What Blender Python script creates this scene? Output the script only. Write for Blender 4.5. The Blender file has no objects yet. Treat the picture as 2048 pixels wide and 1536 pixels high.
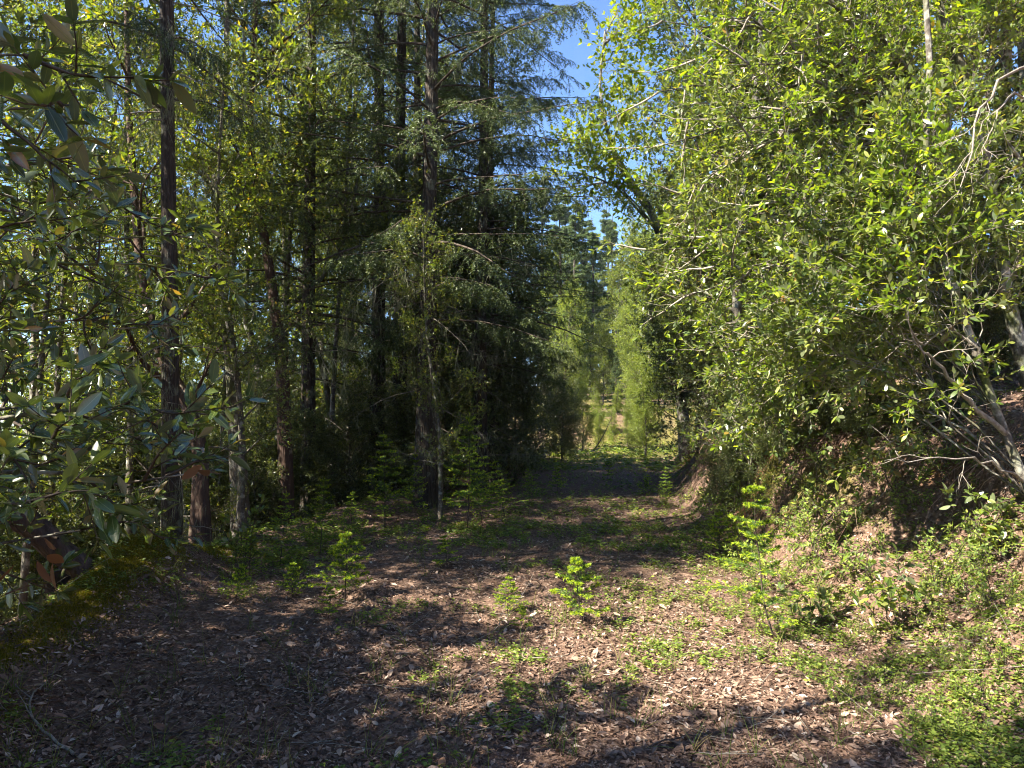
import bpy, math, random
import numpy as np
from mathutils import Vector, Matrix

# ------------------------------------------------------------------ camera, sky, sun, exposure
scene = bpy.context.scene
COL = scene.collection
EYE = 1.6
FPX, HZ = 1420.0, 820.0            # focal length and eye-level row, in photograph pixels
cam_data = bpy.data.cameras.new('camera')
cam_data.sensor_width = 36.0
cam_data.lens = 36.0 * FPX / 2048.0
cam_data.shift_y = (HZ - 768.0) / 2048.0
cam_data.clip_start = 0.05
cam_data.clip_end = 1500.0
cam = bpy.data.objects.new('camera', cam_data)
cam.location = (0, 0, EYE)
cam.rotation_euler = (math.radians(90), 0, 0)
COL.objects.link(cam)
scene.camera = cam

SUN_ELEV, SUN_AZ = 47.0, -113.0      # azimuth from +Y (view direction), negative is to the left
world = bpy.data.worlds.new('World')
scene.world = world
world.use_nodes = True
wn = world.node_tree
sky = wn.nodes.new('ShaderNodeTexSky')
sky.sky_type = 'NISHITA'
sky.sun_disc = False
sky.sun_elevation = math.radians(SUN_ELEV)
sky.sun_rotation = math.radians(SUN_AZ)
sky.altitude = 1200.0
sky.air_density = 1.0
sky.dust_density = 0.0
sky.ozone_density = 8.0
bg = wn.nodes['Background']
bg.inputs['Strength'].default_value = 0.069
wn.links.new(sky.outputs[0], bg.inputs['Color'])

sun_data = bpy.data.lights.new('sun', 'SUN')
sun_data.energy = 5.0
sun_data.angle = math.radians(0.53)
sun_data.color = (1.0, 0.925, 0.78)
sun = bpy.data.objects.new('sun', sun_data)
_e, _a = math.radians(SUN_ELEV), math.radians(SUN_AZ)
SUN_DIR = Vector((math.sin(_a) * math.cos(_e), math.cos(_a) * math.cos(_e), math.sin(_e)))
sun.rotation_euler = SUN_DIR.to_track_quat('Z', 'Y').to_euler()
sun.location = SUN_DIR * 60
COL.objects.link(sun)

vs = scene.view_settings
vs.view_transform = 'Standard'
vs.look = 'None'
vs.exposure = 2.35
vs.gamma = 1.0
vs.use_curve_mapping = False
cy = scene.cycles
cy.max_bounces = 5
cy.diffuse_bounces = 3
cy.glossy_bounces = 2
cy.transmission_bounces = 4
cy.transparent_max_bounces = 4
cy.caustics_reflective = False
cy.caustics_refractive = False
cy.use_adaptive_sampling = True
cy.adaptive_threshold = 0.022
cy.filter_width = 1.0
cy.use_denoising = True
cy.denoiser = 'OPENIMAGEDENOISE'
cy.denoising_input_passes = 'RGB_ALBEDO_NORMAL'
cy.denoising_prefilter = 'ACCURATE'
cy.sample_clamp_indirect = 6.0

# ------------------------------------------------------------------ small helpers
def P(px, py, Y):
    return np.array([(px - 1024.0) / FPX * Y, Y, EYE + (HZ - py) / FPX * Y])

def unit(v):
    return v / np.maximum(np.linalg.norm(v, axis=-1, keepdims=True), 1e-9)

def _hash(ix, iy, seed):
    h = (ix * 374761393 + iy * 668265263 + seed * 1442695041) & 0xFFFFFFFF
    h = ((h ^ (h >> 13)) * 1274126177) & 0xFFFFFFFF
    return ((h ^ (h >> 16)) & 0xFFFF) / 65535.0

def vnoise(x, y, s, seed=0):
    x = np.asarray(x, float) / s; y = np.asarray(y, float) / s
    ix = np.floor(x).astype(np.int64); iy = np.floor(y).astype(np.int64)
    fx = x - ix; fy = y - iy
    fx = fx * fx * (3 - 2 * fx); fy = fy * fy * (3 - 2 * fy)
    a = _hash(ix, iy, seed); b = _hash(ix + 1, iy, seed)
    c = _hash(ix, iy + 1, seed); d = _hash(ix + 1, iy + 1, seed)
    return (a * (1 - fx) + b * fx) * (1 - fy) + (c * (1 - fx) + d * fx) * fy

def sstep(a, b, x):
    t = np.clip((np.asarray(x, float) - a) / (b - a), 0, 1)
    return t * t * (3 - 2 * t)

# ---- terrain: an old forest road, a drop to the left of it, a cut bank to the right
def left_edge(y):
    return np.interp(y, [-5, 3, 4.3, 6.1, 8.7, 12.6, 19, 25, 32, 60, 200], [-2.4, -2.5, -3.0, -3.15, -2.8, -1.6, 0.7, 2.0, 1.0, -5, -30])
def bank_foot(y):
    return np.interp(y, [-5, 3, 4, 6, 10, 14, 19, 25, 32, 60, 200], [3.0, 2.55, 2.3, 2.35, 2.6, 3.2, 4.2, 5.8, 7.5, 18, 70])

BANK_D = [0, 0.25, 0.7, 1.05, 1.45, 3.0, 10, 40, 120]
BANK_Z = [0, 0.13, 0.60, 1.22, 1.50, 2.3, 6.3, 20, 30]
def height(x, y):
    x = np.asarray(x, float); y = np.asarray(y, float)
    xl, xb = left_edge(y), bank_foot(y)
    xb = xb + (vnoise(y, y * 0 + 3, 1.3, 5) - .5) * 0.35
    w = np.interp(y, [3, 6, 8.5, 11, 20], [1.45, 1.25, 0.62, 0.6, 0.9])
    dr = x - xb
    steep = np.where(dr < 1.45 * w, dr / w, 1.45 + (dr - 1.45 * w))
    hs = np.interp(y, [3, 6, 9, 13, 20, 40], [1.0, 1.0, 0.85, 0.85, 0.8, 0.8])
    zr = np.interp(steep, BANK_D, BANK_Z) * np.where(steep < 1.45, hs, hs + (1 - hs) * sstep(1.45, 6, steep))
    zr = zr + sstep(0.1, 0.8, dr) * ((vnoise(x, y, 0.55, 11) - .5) * 0.28 + (vnoise(x, y, 0.22, 12) - .5) * 0.13 + (vnoise(x, y, 0.11, 13) - .5) * 0.07)
    dl = xl - x
    zl = -0.62 * np.maximum(dl - 0.35, 0) * sstep(0.2, 1.4, dl)
    zl = np.where(zl < -10, -10 + (zl + 10) * 0.35, zl)
    zl = np.maximum(zl, -34)
    berm = np.exp(-((dl - 0.15) / 0.38) ** 2) * (0.10 + 0.34 * np.exp(-((y - 6.3) / 0.7) ** 2) + 0.1 * vnoise(x, y, 0.7, 21))
    zl = zl + berm + sstep(0.3, 1.5, dl) * (vnoise(x, y, 1.1, 22) - .5) * 0.5
    z = np.where(dr > 0, zr, 0) + np.where(dl > -1.2, zl, 0)
    mid = np.sin(np.clip((x - xl) / np.maximum(xb - xl, .5), 0, 1) * np.pi)
    z = z + 0.05 * mid * np.where((dr < 0) & (dl < 0), 1, 0)
    z = z + (vnoise(x, y, 0.9, 1) - .5) * 0.07 + (vnoise(x, y, 0.28, 2) - .5) * 0.030
    # the bank where the road bends away, and the hillside beyond
    yy = y - (31 + 0.25 * x)
    end = np.interp(yy, [0, 2.2, 4, 20, 120, 600], [0, 1.25, 1.5, 2.4, 12, 20])
    wide = sstep(-16, -2, x - (y - 31) * 0.2)
    z = z + end * (0.25 + 0.75 * wide) * np.where(yy > 0, 1, 0)
    return z

def ground_from_pixel(px, py):
    """where the sight line through a pixel meets the terrain"""
    ys = np.linspace(2.0, 60, 6000)
    xs = (px - 1024) / FPX * ys
    zs = EYE + (HZ - py) / FPX * ys
    k = np.argmax(zs <= height(xs, ys))
    return float(xs[k]), float(ys[k])

# ------------------------------------------------------------------ mesh building
class MB:
    def __init__(self):
        self.v, self.f, self.m, self.u, self.s, self.n = [], [], [], [], [], 0
    def add(self, v, f, mat=0, uv=None, smooth=True):
        v = np.asarray(v, np.float32).reshape(-1, 3); f = np.asarray(f, np.int32).reshape(-1, 3)
        if len(v) == 0: return
        self.v.append(v); self.f.append(f + self.n); self.n += len(v)
        self.m.append(np.full(len(f), mat, np.int32))
        self.s.append(np.full(len(f), smooth, bool))
        self.u.append(np.zeros((len(v), 2), np.float32) if uv is None else np.asarray(uv, np.float32).reshape(-1, 2))
    def mesh(self, name, mats):
        v = np.concatenate(self.v); f = np.concatenate(self.f)
        me = bpy.data.meshes.new(name)
        me.vertices.add(len(v)); me.vertices.foreach_set('co', v.ravel())
        me.loops.add(len(f) * 3); me.loops.foreach_set('vertex_index', f.ravel())
        me.polygons.add(len(f))
        me.polygons.foreach_set('loop_start', np.arange(0, len(f) * 3, 3, dtype=np.int32))
        me.polygons.foreach_set('loop_total', np.full(len(f), 3, np.int32))
        for m in (mats if isinstance(mats, (list, tuple)) else [mats]): me.materials.append(m)
        me.polygons.foreach_set('material_index', np.concatenate(self.m))
        uvl = me.uv_layers.new(name='uv')
        uvl.data.foreach_set('uv', np.concatenate(self.u)[f.ravel()].ravel())
        me.update(calc_edges=True)
        me.polygons.foreach_set('use_smooth', np.concatenate(self.s))
        return me

def link(name, me, parent=None, loc=None):
    o = bpy.data.objects.new(name, me)
    COL.objects.link(o)
    if parent is not None: o.parent = parent
    if loc is not None: o.location = loc
    return o

def tag(o, label=None, cat=None, group=None, kind=None):
    for k, v in (('label', label), ('category', cat), ('group', group), ('kind', kind)):
        if v: o[k] = v
    return o

def thing(name, loc, label, cat, group=None, rz=0.0, sc=1.0):
    o = link(name, None, None, tuple(float(q) for q in loc))
    o.rotation_euler = (0, 0, rz); o.scale = (sc, sc, sc)
    return tag(o, label, cat, group)

def copy_tree(src, loc, rz, sc, label, group=None, tilt=(0, 0)):
    r = src.copy(); COL.objects.link(r)
    r.location = tuple(float(q) for q in loc); r.rotation_euler = (tilt[0], tilt[1], rz)
    r.scale = (sc, sc, sc) if np.isscalar(sc) else tuple(sc)
    r['label'] = label
    if group: r['group'] = group
    for ch in src.children:
        c = ch.copy(); COL.objects.link(c); c.parent = r
    return r

# ---- paths
def along(Pth, t):
    N, K, _ = Pth.shape
    s = np.clip(t, 0, 0.9999) * (K - 1); k = s.astype(int); f = (s - k)[..., None]
    r = np.arange(N)[:, None]
    a, b = Pth[r, k], Pth[r, k + 1]
    return a * (1 - f) + b * f, unit(b - a)

def grow(base, d, L, K, up, wob, rng):
    M = len(base); out = np.empty((M, K, 3)); out[:, 0] = base
    d = unit(d); st = (np.asarray(L) / (K - 1)).reshape(-1, 1) * np.ones((M, 1))
    for k in range(1, K):
        d = unit(d + np.array([0, 0, 1.0]) * np.reshape(up, (-1, 1)) / (K - 1) + rng.normal(0, wob, (M, 3)))
        out[:, k] = out[:, k - 1] + d * st
    return out

def frame(T):
    ref = np.where(np.abs(T[..., 2:3]) > 0.9, np.array([1.0, 0, 0]), np.array([0, 0, 1.0]))
    U = unit(np.cross(T, ref)); return U, np.cross(U, T)

def spawn(Pth, n, t0, t1, ang, sd, L, K, up, wob, rng, flat=False, jit=True):
    """children growing off each path; flat keeps them left and right of it in the level plane"""
    N = len(Pth)
    t = t0 + (t1 - t0) * ((np.arange(n)[None] + (rng.random((N, n)) if jit else 0.5)) / n)
    pos, T = along(Pth, t)
    U, V = frame(T)
    if flat:
        side = np.where((np.arange(n)[None] + rng.integers(0, 2, (N, 1))) % 2 == 0, 1.0, -1.0)
        az = np.where(side > 0, 0, np.pi) + rng.normal(0, 0.3, (N, n))
    else:
        az = np.arange(n)[None] * 2.4 + rng.random((N, 1)) * 6.28 + rng.normal(0, .35, (N, n))
    a = (ang + rng.normal(0, sd, (N, n)))[..., None]
    d = np.cos(a) * T + np.sin(a) * (np.cos(az)[..., None] * U + np.sin(az)[..., None] * V)
    Ls = L(t, rng) if callable(L) else np.full((N, n), L) * rng.uniform(.7, 1.2, (N, n))
    M = N * n
    return grow(pos.reshape(M, 3), d.reshape(M, 3), Ls.reshape(M), K, up, wob, rng), t.reshape(M)

def tubes(mb, Pth, R0, R1, sides=4, mat=0, prof=None):
    N, K, _ = Pth.shape
    T = np.empty_like(Pth); T[:, 1:-1] = Pth[:, 2:] - Pth[:, :-2]; T[:, 0] = Pth[:, 1] - Pth[:, 0]; T[:, -1] = Pth[:, -1] - Pth[:, -2]
    T = unit(T)
    ov = unit(Pth[:, -1] - Pth[:, 0]); U0, _ = frame(ov)
    U = unit(np.cross(T, np.cross(U0[:, None], T))); V = np.cross(T, U)
    if prof is None:
        k = np.linspace(0, 1, K)[None]
        R = np.reshape(R0, (-1, 1)) * (1 - k) + np.reshape(R1, (-1, 1)) * k
    else: R = prof
    an = np.arange(sides) * 2 * np.pi / sides
    ring = (np.cos(an)[None, None, :, None] * U[:, :, None] + np.sin(an)[None, None, :, None] * V[:, :, None]) * R[:, :, None, None] + Pth[:, :, None]
    idx = np.arange(N * K * sides).reshape(N, K, sides)
    a = idx[:, :-1]; b = np.roll(idx, -1, 2)[:, :-1]; c = idx[:, 1:]; e = np.roll(idx, -1, 2)[:, 1:]
    f = np.concatenate([np.stack([a, b, e], -1).reshape(-1, 3), np.stack([a, e, c], -1).reshape(-1, 3)])
    uv = np.stack([np.broadcast_to(an[None, None] / 6.283, (N, K, sides)), np.broadcast_to(np.linspace(0, 1, K)[None, :, None], (N, K, sides))], -1)
    mb.add(ring.reshape(-1, 3), f, mat, uv)

# ---- leaves
def leaf_template(stations, widths, fold=0.10, curl=0.0):
    v, uv, f = [(0, 0, 0)], [(0, .5)], []
    for x, w in zip(stations, widths):
        z = -curl * x * x
        v += [(x, w * .5, z + fold * w), (x, 0, z), (x, -w * .5, z + fold * w)]
        uv += [(x, 1), (x, .5), (x, 0)]
    v.append((1, 0, -curl)); uv.append((1, .5))
    n = len(stations); tip = 1 + 3 * n
    f += [(0, 2, 1), (0, 3, 2)]
    for i in range(n - 1):
        a = 1 + 3 * i; b = a + 3
        f += [(a, a + 1, b + 1), (a, b + 1, b), (a + 1, a + 2, b + 2), (a + 1, b + 2, b + 1)]
    a = 1 + 3 * (n - 1)
    f += [(a, a + 1, tip), (a + 1, a + 2, tip)]
    return np.array(v, float), np.array(f), np.array(uv, float)

LEAF_HI = [leaf_template([.1, .26, .48, .70, .88], [.42, .82, 1, .84, .45], fo, cu) for fo, cu in ((.10, .05), (.20, .14), (.06, -.06), (.16, .24))]
LEAF_MID = leaf_template([.30, .70], [.92, .86], .14, .10)
LEAF_MD = (np.array([(0, 0, 0), (.30, .46, .05), (.30, -.46, .05), (.70, .44, .0), (.70, -.44, .0), (1, 0, -.16)], float), np.array([(0, 2, 1), (1, 2, 4), (1, 4, 3), (3, 4, 5)]), np.array([(0, .5), (.3, 1), (.3, 0), (.7, 1), (.7, 0), (1, .5)], float))
LEAF_LO = (np.array([(0, 0, 0), (.48, .5, .10), (1, 0, -.06), (.48, -.5, .10)], float), np.array([(0, 2, 1), (0, 3, 2)]), np.array([(0, .5), (.5, 1), (1, .5), (.5, 0)], float))

def leaf_frames(base, D, L, rng, tilt=0.45, droop=0.0, up=(0, 0, 1)):
    D = unit(D + np.array([0, 0, -1.0]) * droop)
    N0 = np.array(up, float)[None] + rng.normal(0, tilt, base.shape)
    S = unit(np.cross(N0, D)); N = np.cross(D, S)
    return base, D, S, N, L

def put_leaves(mb, fr, tpl, wr=.36, mat=0, smooth=False, rng=None):
    base, D, S, N, L = fr
    tv, tf, tu = tpl
    n = len(base)
    if n == 0: return
    L = L[:, None, None]
    wv = wr if rng is None else wr * rng.uniform(.8, 1.2, (n, 1, 1))
    v = base[:, None] + L * (tv[None, :, 0:1] * D[:, None] + wv * tv[None, :, 1:2] * S[:, None] + wr * tv[None, :, 2:3] * N[:, None])
    f = tf[None] + (np.arange(n) * len(tv))[:, None, None]
    mb.add(v, f, mat, np.broadcast_to(tu[None], (n,) + tu.shape), smooth)

def twig_leaves(twigs, n, L, rng, ang=0.95, tilt=.45, droop=0.05, t0=.15, tipburst=None):
    """leaves set spirally along twigs, with a small rosette at each tip"""
    N = len(twigs); tipburst = n // 2 if tipburst is None else tipburst
    t = t0 + (1 - t0) * (np.arange(n)[None] + rng.random((N, n)) * .6) / n
    t[:, n - tipburst:] = .9 + .09 * rng.random((N, tipburst))
    pos, T = along(twigs, t)
    U, V = frame(T)
    az = np.arange(n)[None] * 2.4 + rng.random((N, 1)) * 6.28 + rng.normal(0, .25, (N, n))
    a = (ang + rng.normal(0, .2, (N, n)))
    a[:, n - tipburst:] *= rng.uniform(.55, 1.15, (N, tipburst))
    a = a[..., None]
    D = np.cos(a) * T + np.sin(a) * (np.cos(az)[..., None] * U + np.sin(az)[..., None] * V * .8)
    Ls = L * rng.uniform(.75, 1.2, (N, 1)) * rng.uniform(.5, 1.1, (N, n))
    return leaf_frames(pos.reshape(-1, 3), D.reshape(-1, 3), Ls.reshape(-1), rng, tilt, droop)

def blades(mb, base, D, S, L, W, mat=0):
    n = len(base)
    W = np.reshape(W, (-1, 1)) * .5; L = np.reshape(L, (-1, 1))
    v = np.stack([base - S * W, base + S * W, base + D * L], 1)
    mb.add(v, np.arange(3 * n).reshape(n, 3), mat, None, False)

def needles(mb, twigs, n, L, W, rng, mat=0, t0=0.05, t1=1.0, ang=0.95, spread=0.5):
    N = len(twigs)
    t = t0 + (t1 - t0) * (np.arange(n)[None] + rng.random((N, n))) / n
    pos, T = along(twigs, t)
    U, V = frame(T)
    sg = np.where(np.arange(n)[None] % 2 == 0, 1.0, -1.0)
    az = np.where(sg > 0, 0, np.pi) + rng.normal(0, spread, (N, n))
    R = np.cos(az)[..., None] * U + np.sin(az)[..., None] * V
    a = (ang + rng.normal(0, .2, (N, n)))[..., None]
    D = (np.cos(a) * T + np.sin(a) * R).reshape(-1, 3)
    S = unit(np.cross(D, rng.normal(0, 1, D.shape)))
    blades(mb, pos.reshape(-1, 3), D, S, L * rng.uniform(.7, 1.2, len(D)), W, mat)

# ------------------------------------------------------------------ materials
def new_mat(name):
    m = bpy.data.materials.new(name); m.use_nodes = True
    nt = m.node_tree; nt.nodes.clear()
    out = nt.nodes.new('ShaderNodeOutputMaterial')
    return m, nt, out

def N_(nt, kind, **kw):
    n = nt.nodes.new(kind)
    for k, v in kw.items():
        if k in n.inputs: n.inputs[k].default_value = v
        else: setattr(n, k, v)
    return n

def ramp(nt, fac, stops, interp='LINEAR'):
    r = nt.nodes.new('ShaderNodeValToRGB'); r.color_ramp.interpolation = interp
    el = r.color_ramp.elements
    while len(el) < len(stops): el.new(.5)
    for e, (p, c) in zip(el, stops): e.position = p; e.color = (*c, 1)
    if fac is not None: nt.links.new(fac, r.inputs[0])
    return r.outputs[0]

def island_random(nt):
    g = N_(nt, 'ShaderNodeNewGeometry'); oi = N_(nt, 'ShaderNodeObjectInfo')
    a = N_(nt, 'ShaderNodeMath', operation='ADD'); nt.links.new(g.outputs['Random Per Island'], a.inputs[0]); nt.links.new(oi.outputs['Random'], a.inputs[1])
    fr = N_(nt, 'ShaderNodeMath', operation='FRACT'); nt.links.new(a.outputs[0], fr.inputs[0])
    return fr.outputs[0], g, oi

def leaf_material(name, stops, trans=0.35, rough=0.42, spec=0.5, under=None, vein=False, tcol=(1.25, 1.2, .45), objvar=0.0, coat=0.0, clump=0.0):
    m, nt, out = new_mat(name)
    rnd, g, oi = island_random(nt)
    col = ramp(nt, rnd, stops)
    if clump:
        tcn = N_(nt, 'ShaderNodeTexCoord'); cn = N_(nt, 'ShaderNodeTexNoise'); cn.inputs['Scale'].default_value = 1.7; cn.inputs['Detail'].default_value = 3
        nt.links.new(tcn.outputs['Object'], cn.inputs['Vector'])
        cv = N_(nt, 'ShaderNodeMapRange'); cv.inputs['From Min'].default_value = .3; cv.inputs['From Max'].default_value = .7; cv.inputs['To Min'].default_value = 1 - clump; cv.inputs['To Max'].default_value = 1 + clump
        nt.links.new(cn.outputs['Fac'], cv.inputs['Value'])
        ch = N_(nt, 'ShaderNodeHueSaturation'); nt.links.new(cv.outputs[0], ch.inputs['Saturation']); nt.links.new(cv.outputs[0], ch.inputs['Value'])
        nt.links.new(col, ch.inputs['Color']); col = ch.outputs[0]
    if objvar:
        hsv = N_(nt, 'ShaderNodeHueSaturation')
        mr = N_(nt, 'ShaderNodeMapRange'); mr.inputs['To Min'].default_value = 1 - objvar; mr.inputs['To Max'].default_value = 1 + objvar
        nt.links.new(oi.outputs['Random'], mr.inputs['Value']); nt.links.new(mr.outputs[0], hsv.inputs['Value'])
        nt.links.new(col, hsv.inputs['Color']); col = hsv.outputs[0]
    if vein:
        uv = N_(nt, 'ShaderNodeTexCoord'); sp = N_(nt, 'ShaderNodeSeparateXYZ'); nt.links.new(uv.outputs['UV'], sp.inputs[0])
        ab = N_(nt, 'ShaderNodeMath', operation='SUBTRACT'); nt.links.new(sp.outputs['Y'], ab.inputs[0]); ab.inputs[1].default_value = .5
        ab2 = N_(nt, 'ShaderNodeMath', operation='ABSOLUTE'); nt.links.new(ab.outputs[0], ab2.inputs[0])
        mid = N_(nt, 'ShaderNodeMapRange'); mid.inputs['From Min'].default_value = .05; mid.inputs['From Max'].default_value = .015
        nt.links.new(ab2.outputs[0], mid.inputs['Value'])
        # side veins slanting off the midrib
        sv = N_(nt, 'ShaderNodeMath', operation='MULTIPLY_ADD'); nt.links.new(ab2.outputs[0], sv.inputs[0]); sv.inputs[1].default_value = -8.0
        sx = N_(nt, 'ShaderNodeMath', operation='MULTIPLY'); nt.links.new(sp.outputs['X'], sx.inputs[0]); sx.inputs[1].default_value = 14.0
        nt.links.new(sx.outputs[0], sv.inputs[2])
        fr = N_(nt, 'ShaderNodeMath', operation='PINGPONG'); nt.links.new(sv.outputs[0], fr.inputs[0]); fr.inputs[1].default_value = .5
        sd = N_(nt, 'ShaderNodeMapRange'); sd.inputs['From Min'].default_value = .10; sd.inputs['From Max'].default_value = .02; sd.inputs['To Max'].default_value = .35
        nt.links.new(fr.outputs[0], sd.inputs['Value'])
        mx = N_(nt, 'ShaderNodeMath', operation='MAXIMUM'); nt.links.new(mid.outputs[0], mx.inputs[0]); nt.links.new(sd.outputs[0], mx.inputs[1])
        mixv = N_(nt, 'ShaderNodeMixRGB'); nt.links.new(mx.outputs[0], mixv.inputs['Fac']); nt.links.new(col, mixv.inputs[1])
        mixv.inputs[2].default_value = (.16, .20, .07, 1); col = mixv.outputs[0]
    if under is not None:
        mu = N_(nt, 'ShaderNodeMixRGB'); nt.links.new(g.outputs['Backfacing'], mu.inputs['Fac']); nt.links.new(col, mu.inputs[1]); mu.inputs[2].default_value = (*under, 1)
        surf = mu.outputs[0]
    else: surf = col
    pb = N_(nt, 'ShaderNodeBsdfPrincipled'); nt.links.new(surf, pb.inputs['Base Color'])
    pb.inputs['Roughness'].default_value = rough; pb.inputs['Specular IOR Level'].default_value = spec
    pb.inputs['Coat Weight'].default_value = coat; pb.inputs['Coat Roughness'].default_value = .22
    tr = N_(nt, 'ShaderNodeBsdfTranslucent')
    tm = N_(nt, 'ShaderNodeMixRGB', blend_type='MULTIPLY'); tm.inputs['Fac'].default_value = 1; nt.links.new(col, tm.inputs[1]); tm.inputs[2].default_value = (*tcol, 1)
    nt.links.new(tm.outputs[0], tr.inputs['Color'])
    mx = N_(nt, 'ShaderNodeMixShader'); mx.inputs[0].default_value = trans
    nt.links.new(pb.outputs[0], mx.inputs[1]); nt.links.new(tr.outputs[0], mx.inputs[2])
    nt.links.new(mx.outputs[0], out.inputs['Surface'])
    return m

def bark_material(name, dark, light, patch=None, scale=9.0, stretch=.18, bump=.5, patch_amt=.5, moss=None):
    m, nt, out = new_mat(name)
    tc = N_(nt, 'ShaderNodeTexCoord'); mp = N_(nt, 'ShaderNodeMapping'); mp.inputs['Scale'].default_value = (1, 1, stretch)
    nt.links.new(tc.outputs['Object'], mp.inputs[0])
    n1 = N_(nt, 'ShaderNodeTexNoise'); n1.inputs['Scale'].default_value = scale * 2.2; n1.inputs['Detail'].default_value = 8; n1.inputs['Roughness'].default_value = .62
    nt.links.new(mp.outputs[0], n1.inputs['Vector'])
    vo = N_(nt, 'ShaderNodeTexVoronoi', feature='DISTANCE_TO_EDGE'); vo.inputs['Scale'].default_value = scale * 2.6
    nt.links.new(mp.outputs[0], vo.inputs['Vector'])
    col = ramp(nt, n1.outputs['Fac'], [(.3, dark), (.72, light)])
    if patch is not None:
        n2 = N_(nt, 'ShaderNodeTexNoise'); n2.inputs['Scale'].default_value = 5.5; n2.inputs['Detail'].default_value = 7; n2.inputs['Roughness'].default_value = .68
        nt.links.new(tc.outputs['Object'], n2.inputs['Vector'])
        mr = N_(nt, 'ShaderNodeMapRange'); mr.inputs['From Min'].default_value = .62 - .25 * patch_amt; mr.inputs['From Max'].default_value = .70 - .22 * patch_amt
        nt.links.new(n2.outputs['Fac'], mr.inputs['Value'])
        mx = N_(nt, 'ShaderNodeMixRGB'); nt.links.new(mr.outputs[0], mx.inputs['Fac']); nt.links.new(col, mx.inputs[1]); mx.inputs[2].default_value = (*patch, 1); col = mx.outputs[0]
    if moss is not None:
        n3 = N_(nt, 'ShaderNodeTexNoise'); n3.inputs['Scale'].default_value = 2.3; n3.inputs['Detail'].default_value = 5
        nt.links.new(tc.outputs['Object'], n3.inputs['Vector'])
        mr = N_(nt, 'ShaderNodeMapRange'); mr.inputs['From Min'].default_value = .52; mr.inputs['From Max'].default_value = .62
        nt.links.new(n3.outputs['Fac'], mr.inputs['Value'])
        mx = N_(nt, 'ShaderNodeMixRGB'); nt.links.new(mr.outputs[0], mx.inputs['Fac']); nt.links.new(col, mx.inputs[1]); mx.inputs[2].default_value = (*moss, 1); col = mx.outputs[0]
    ad = N_(nt, 'ShaderNodeMath', operation='MULTIPLY'); nt.links.new(n1.outputs['Fac'], ad.inputs[0])
    vm = N_(nt, 'ShaderNodeMapRange'); vm.inputs['From Max'].default_value = .25; vm.inputs['To Min'].default_value = .25; nt.links.new(vo.outputs['Distance'], vm.inputs['Value'])
    nt.links.new(vm.outputs[0], ad.inputs[1])
    bp = N_(nt, 'ShaderNodeBump'); bp.inputs['Strength'].default_value = bump; bp.inputs['Distance'].default_value = .03
    nt.links.new(ad.outputs[0], bp.inputs['Height'])
    pb = N_(nt, 'ShaderNodeBsdfPrincipled'); pb.inputs['Roughness'].default_value = .9; pb.inputs['Specular IOR Level'].default_value = .25
    nt.links.new(col, pb.inputs['Base Color']); nt.links.new(bp.outputs[0], pb.inputs['Normal'])
    nt.links.new(pb.outputs[0], out.inputs['Surface'])
    return m

def plain_material(name, stops, rough=.9, trans=0.0, spec=.25):
    return leaf_material(name, stops, trans, rough, spec, tcol=(1, .95, .8))

M = {}
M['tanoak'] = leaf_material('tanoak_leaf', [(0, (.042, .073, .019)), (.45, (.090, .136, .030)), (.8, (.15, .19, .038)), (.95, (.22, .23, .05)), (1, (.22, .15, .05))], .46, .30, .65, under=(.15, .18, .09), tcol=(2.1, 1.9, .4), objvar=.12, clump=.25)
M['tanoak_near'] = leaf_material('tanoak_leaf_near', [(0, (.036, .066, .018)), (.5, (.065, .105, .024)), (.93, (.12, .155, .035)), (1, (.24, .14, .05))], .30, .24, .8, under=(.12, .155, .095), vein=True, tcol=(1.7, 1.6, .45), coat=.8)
M['tanoak_lit'] = leaf_material('tanoak_leaf_lit_tint', [(0, (.036, .064, .018)), (.35, (.082, .130, .027)), (.7, (.175, .228, .038)), (.97, (.29, .31, .065)), (1, (.28, .15, .05))], .44, .34, .55, under=(.19, .22, .11), vein=True, tcol=(1.6, 1.65, .42), clump=.30)  # sunlit brightness of the right-hand foliage partly put into these leaf colours
M['bay'] = leaf_material('dark_evergreen_leaf', [(0, (.040, .062, .024)), (.6, (.098, .128, .045)), (1, (.20, .22, .085))], .38, .32, .7, tcol=(1.6, 1.5, .5), objvar=.15)
M['oak'] = leaf_material('oak_leaf', [(0, (.10, .16, .018)), (.6, (.17, .24, .022)), (1, (.30, .32, .035))], .5, .5, .35, tcol=(2.0, 1.8, .4))
M['pale'] = leaf_material('pale_green_leaf', [(0, (.075, .12, .025)), (.6, (.15, .20, .04)), (1, (.25, .28, .06))], .42, .42, .5, tcol=(1.8, 1.7, .45), objvar=.2)
M['brown_leaf'] = leaf_material('withered_leaf', [(0, (.13, .065, .035)), (1, (.22, .12, .06))], .25, .6, .3, tcol=(1.3, 1, .6))
M['fir'] = leaf_material('fir_needle', [(0, (.036, .058, .022)), (.6, (.075, .108, .038)), (1, (.14, .17, .065))], .28, .5, .35, tcol=(1.3, 1.25, .6), objvar=.12)
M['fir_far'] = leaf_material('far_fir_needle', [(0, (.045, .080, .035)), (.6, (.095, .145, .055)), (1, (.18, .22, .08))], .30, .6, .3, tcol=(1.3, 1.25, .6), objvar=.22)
M['sapling'] = leaf_material('sapling_needle', [(0, (.045, .10, .018)), (.6, (.085, .16, .022)), (1, (.14, .21, .03))], .35, .5, .35, tcol=(1.4, 1.35, .5))
M['newgrowth'] = leaf_material('new_needle', [(0, (.26, .38, .020)), (1, (.46, .54, .045))], .45, .5, .35, tcol=(1.3, 1.25, .5))
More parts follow.
